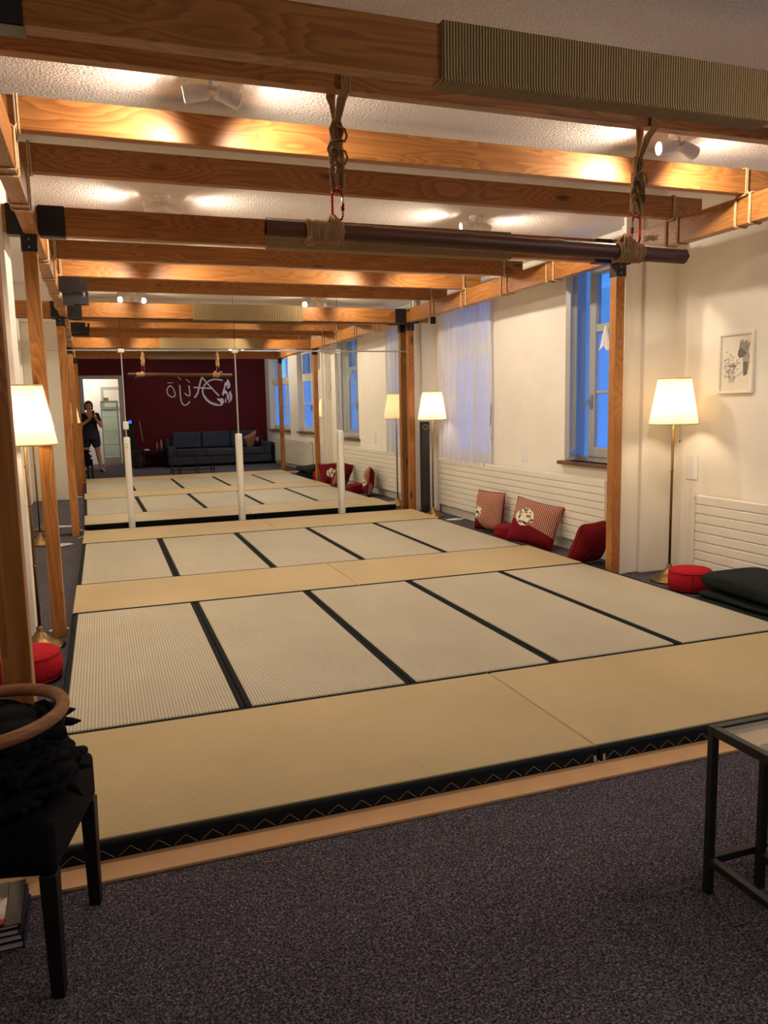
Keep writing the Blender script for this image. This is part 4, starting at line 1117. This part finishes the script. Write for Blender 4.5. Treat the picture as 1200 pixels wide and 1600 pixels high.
# legs
legs = {-1: [(-.088,0,.80), (-.125,.02,.46), (-.150,-.01,.11)], 1: [(.088,0,.80), (.135,.015,.46), (.175,-.015,.13)]}
for s in (-1, 1):
    a, k, f_ = legs[s]
    cal = tuple(Vector(k).lerp(Vector(f_), .33)+Vector((0,-.012,0)))
    limb(b, [a, k, cal, f_], [.090, .055, .054, .034])
    d = Vector((s*.45, .9, 0)).normalized(); h_ = Vector((f_[0], f_[1]-.015, .085)); toe = Vector((f_[0], f_[1], 0))+d*.155+Vector((0,0,.028))
    limb(b, [f_, tuple(h_), tuple(h_.lerp(toe, .55)+Vector((0,0,.005))), tuple(toe)], [.034, .036, .036, .026])
body = remesh(b, 'body', M_skin, pe, .0060, 3)
# hair
h = MB(); h.ball((HC.x, HC.y-.016, HC.z+.034), (.086,.096,.100), 14)
for k in range(26):
    a = PI*.98+(k/25)*PI*1.04-.02; ca, sa = math.cos(a), math.sin(a)
    limb(h, [(HC.x+.074*ca, HC.y-.012+.080*sa, HC.z+.06), (HC.x+.086*ca, HC.y-.014+.088*sa, HC.z+.0), (HC.x+.080*ca, HC.y-.012+.082*sa, HC.z-.06-.01*(k % 3))], [.018,.017,.010], 8, 2)
for k in range(9):
    q = -1+k/4
    limb(h, [(HC.x+.055*q, HC.y+.03, HC.z+.115-.02*q*q), (HC.x+.068*q+.01, HC.y+.072-.025*q*q, HC.z+.085-.02*q*q), (HC.x+.078*q+.008, HC.y+.074-.045*q*q, HC.z+.066-.02*abs(q))], [.018,.014,.006], 8, 2)
# keep the face free: carve by only adding hair behind the brow line
hb = remesh(h, 'hair', M_hair, pe, .0065, 2)
bm = bmesh.new(); bm.from_mesh(hb.data)
kill = [v for v in bm.verts if v.co.y > HC.y+.052 and v.co.z < HC.z+.052]
bmesh.ops.delete(bm, geom=list(set(kill)), context="VERTS"); bm.to_mesh(hb.data); bm.free()
# face details
m = MB()
for s in (-1, 1): m.tube([(HC.x+s*.031+.024*math.cos(a), HC.y+.094-.004*abs(math.cos(a)), HC.z+.016+.018*math.sin(a)) for a in [2*PI*j/20 for j in range(20)]], .0022, 6, True)
m.tube([(HC.x-.008, HC.y+.097, HC.z+.018), (HC.x+.008, HC.y+.097, HC.z+.018)], .002, 6)
for s in (-1, 1): m.tube([(HC.x+s*.055, HC.y+.088, HC.z+.018), (HC.x+s*.078, HC.y+.0, HC.z+.018)], .0018, 6)
m.build('glasses', M_zafu2, pe)
m = MB()
for s in (-1, 1): m.ball((HC.x+s*.030, HC.y+.081, HC.z+.016), (.011,.006,.006), 8)
m.build('eye', M_black, pe, smooth=True)
m = MB().ball((HC.x, HC.y+.087, HC.z-.050), (.024,.008,.0075), 10); m.build('lips', M_zafu2, pe, smooth=True)
# clothes
c = MB()
torso(c, [(0,0,.90,.186,.138),(0,0,.94,.184,.136),(0,.005,1.02,.162,.122),(0,.01,1.10,.154,.117),(0,.015,1.20,.172,.134),(0,.01,1.28,.177,.130),(0,0,1.335,.172,.106),(0,-.006,1.365,.145,.085),(0,-.02,1.39,.085,.062)])
for s in (-1, 1): limb(c, [(s*.158,-.004,1.325), (s*.196,.045,1.20)], [.062, .058])
sh_ = remesh(c, 'shirt', M_shirt, pe, .0070, 3)
bm = bmesh.new(); bm.from_mesh(sh_.data)     # V neckline
kill = [v for v in bm.verts if v.co.z > 1.255 and v.co.y > .0 and abs(v.co.x) < .012+(v.co.z-1.255)*.62] + [v for v in bm.verts if v.co.z > 1.378]
bmesh.ops.delete(bm, geom=list(set(kill)), context="VERTS"); bm.to_mesh(sh_.data); bm.free()
so = sh_.modifiers.new('so', 'SOLIDIFY'); so.thickness = .003
c = MB()
torso(c, [(0,0,.76,.190,.142),(0,0,.80,.192,.145),(0,0,.86,.194,.148),(0,0,.95,.188,.142)])
for s in (-1, 1): limb(c, [(s*.092,0,.82), (s*.108,.008,.655)], [.110, .102])
remesh(c, 'shorts', M_shorts, pe, .0070, 3)
for s in (-1, 1):
    f_ = legs[s][2]; d = Vector((s*.45, .9, 0)).normalized(); q = Vector((d.y, -d.x, 0)); o0 = Vector((f_[0], f_[1]-.015, 0))
    m = MB(); rows_ = []
    for i in range(12):
        tt = i/11; w = .030+.014*math.sin(tt*PI)*(1 if tt < .7 else 1); zt = .048*(1-tt)**1.3+.010
        cpt = o0+d*(-.035+.225*tt); rows_.append((cpt, w*(1 if tt < .92 else .6), zt))
    vs = []; fs = []
    for cpt, w, zt in rows_:
        for a, z in ((-1, zt), (1, zt), (1, max(0, zt-.010)), (-1, max(0, zt-.010))): vs.append(tuple(cpt+q*a*w+Vector((0,0,z))))
    for i in range(11):
        for j in range(4): fs.append((i*4+j, i*4+(j+1) % 4, (i+1)*4+(j+1) % 4, (i+1)*4+j))
    fs += [(3,2,1,0), (44,45,46,47)]
    m.add(vs, fs)
    hb_ = o0-d*.02; m.box(hb_.x-.016, hb_.x+.016, hb_.y-.016, hb_.y+.016, 0, .05)
    k1 = o0+d*.11
    for dd, zz_ in ((.085, .075), (.125, .055)):
        k1 = o0+d*dd
        m.tube([tuple(k1+q*.040*math.cos(a)+Vector((0,0,.012+zz_*math.sin(a)))) for a in [PI*j/10 for j in range(11)]], .012, 8)
    m.tube([tuple(Vector((f_[0], f_[1], .135))+Vector((.038*math.cos(a), .038*math.sin(a), 0))) for a in [2*PI*j/16 for j in range(16)]], .006, 6, True)
    m.build('sandal', M_black, pe)
ph = thing('phone', 'black phone held up in both hands', 'phone', (0, -.032, 1.385))
MB().box(-.037, .037, -.006, .004, -.085, .045).build('body', M_phone, ph, bevel=.004, seg=3)
MB().tube([(-.02, .004, .025), (-.02, .0055, .025)], .008, 12).tube([(-.02, .004, .005), (-.02, .0055, .005)], .008, 12).build('camera_lens', M_silver, ph)

# ------------------------------------------------------------------ light outside, hall, exposure
w = bpy.data.worlds.new('dusk'); sc.world = w; w.use_nodes = True
bg = w.node_tree.nodes['Background']; bg.inputs[0].default_value = (.055, .27, 1.0, 1); bg.inputs[1].default_value = 2.5
light('hall_ceiling_lamp', 'POINT', (-.3, -2.5, 2.5), 26, (1.0, .92, .80), shadow_soft_size=.12)
sc.view_settings.view_transform = 'Standard'; sc.view_settings.look = 'None'; sc.view_settings.gamma = 1; sc.view_settings.use_curve_mapping = False
sc.view_settings.exposure = 1.15
cy = sc.cycles
cy.max_bounces = 10; cy.diffuse_bounces = 5; cy.glossy_bounces = 5; cy.transparent_max_bounces = 16; cy.transmission_bounces = 6
cy.sample_clamp_indirect = 4.0; cy.use_denoising = True
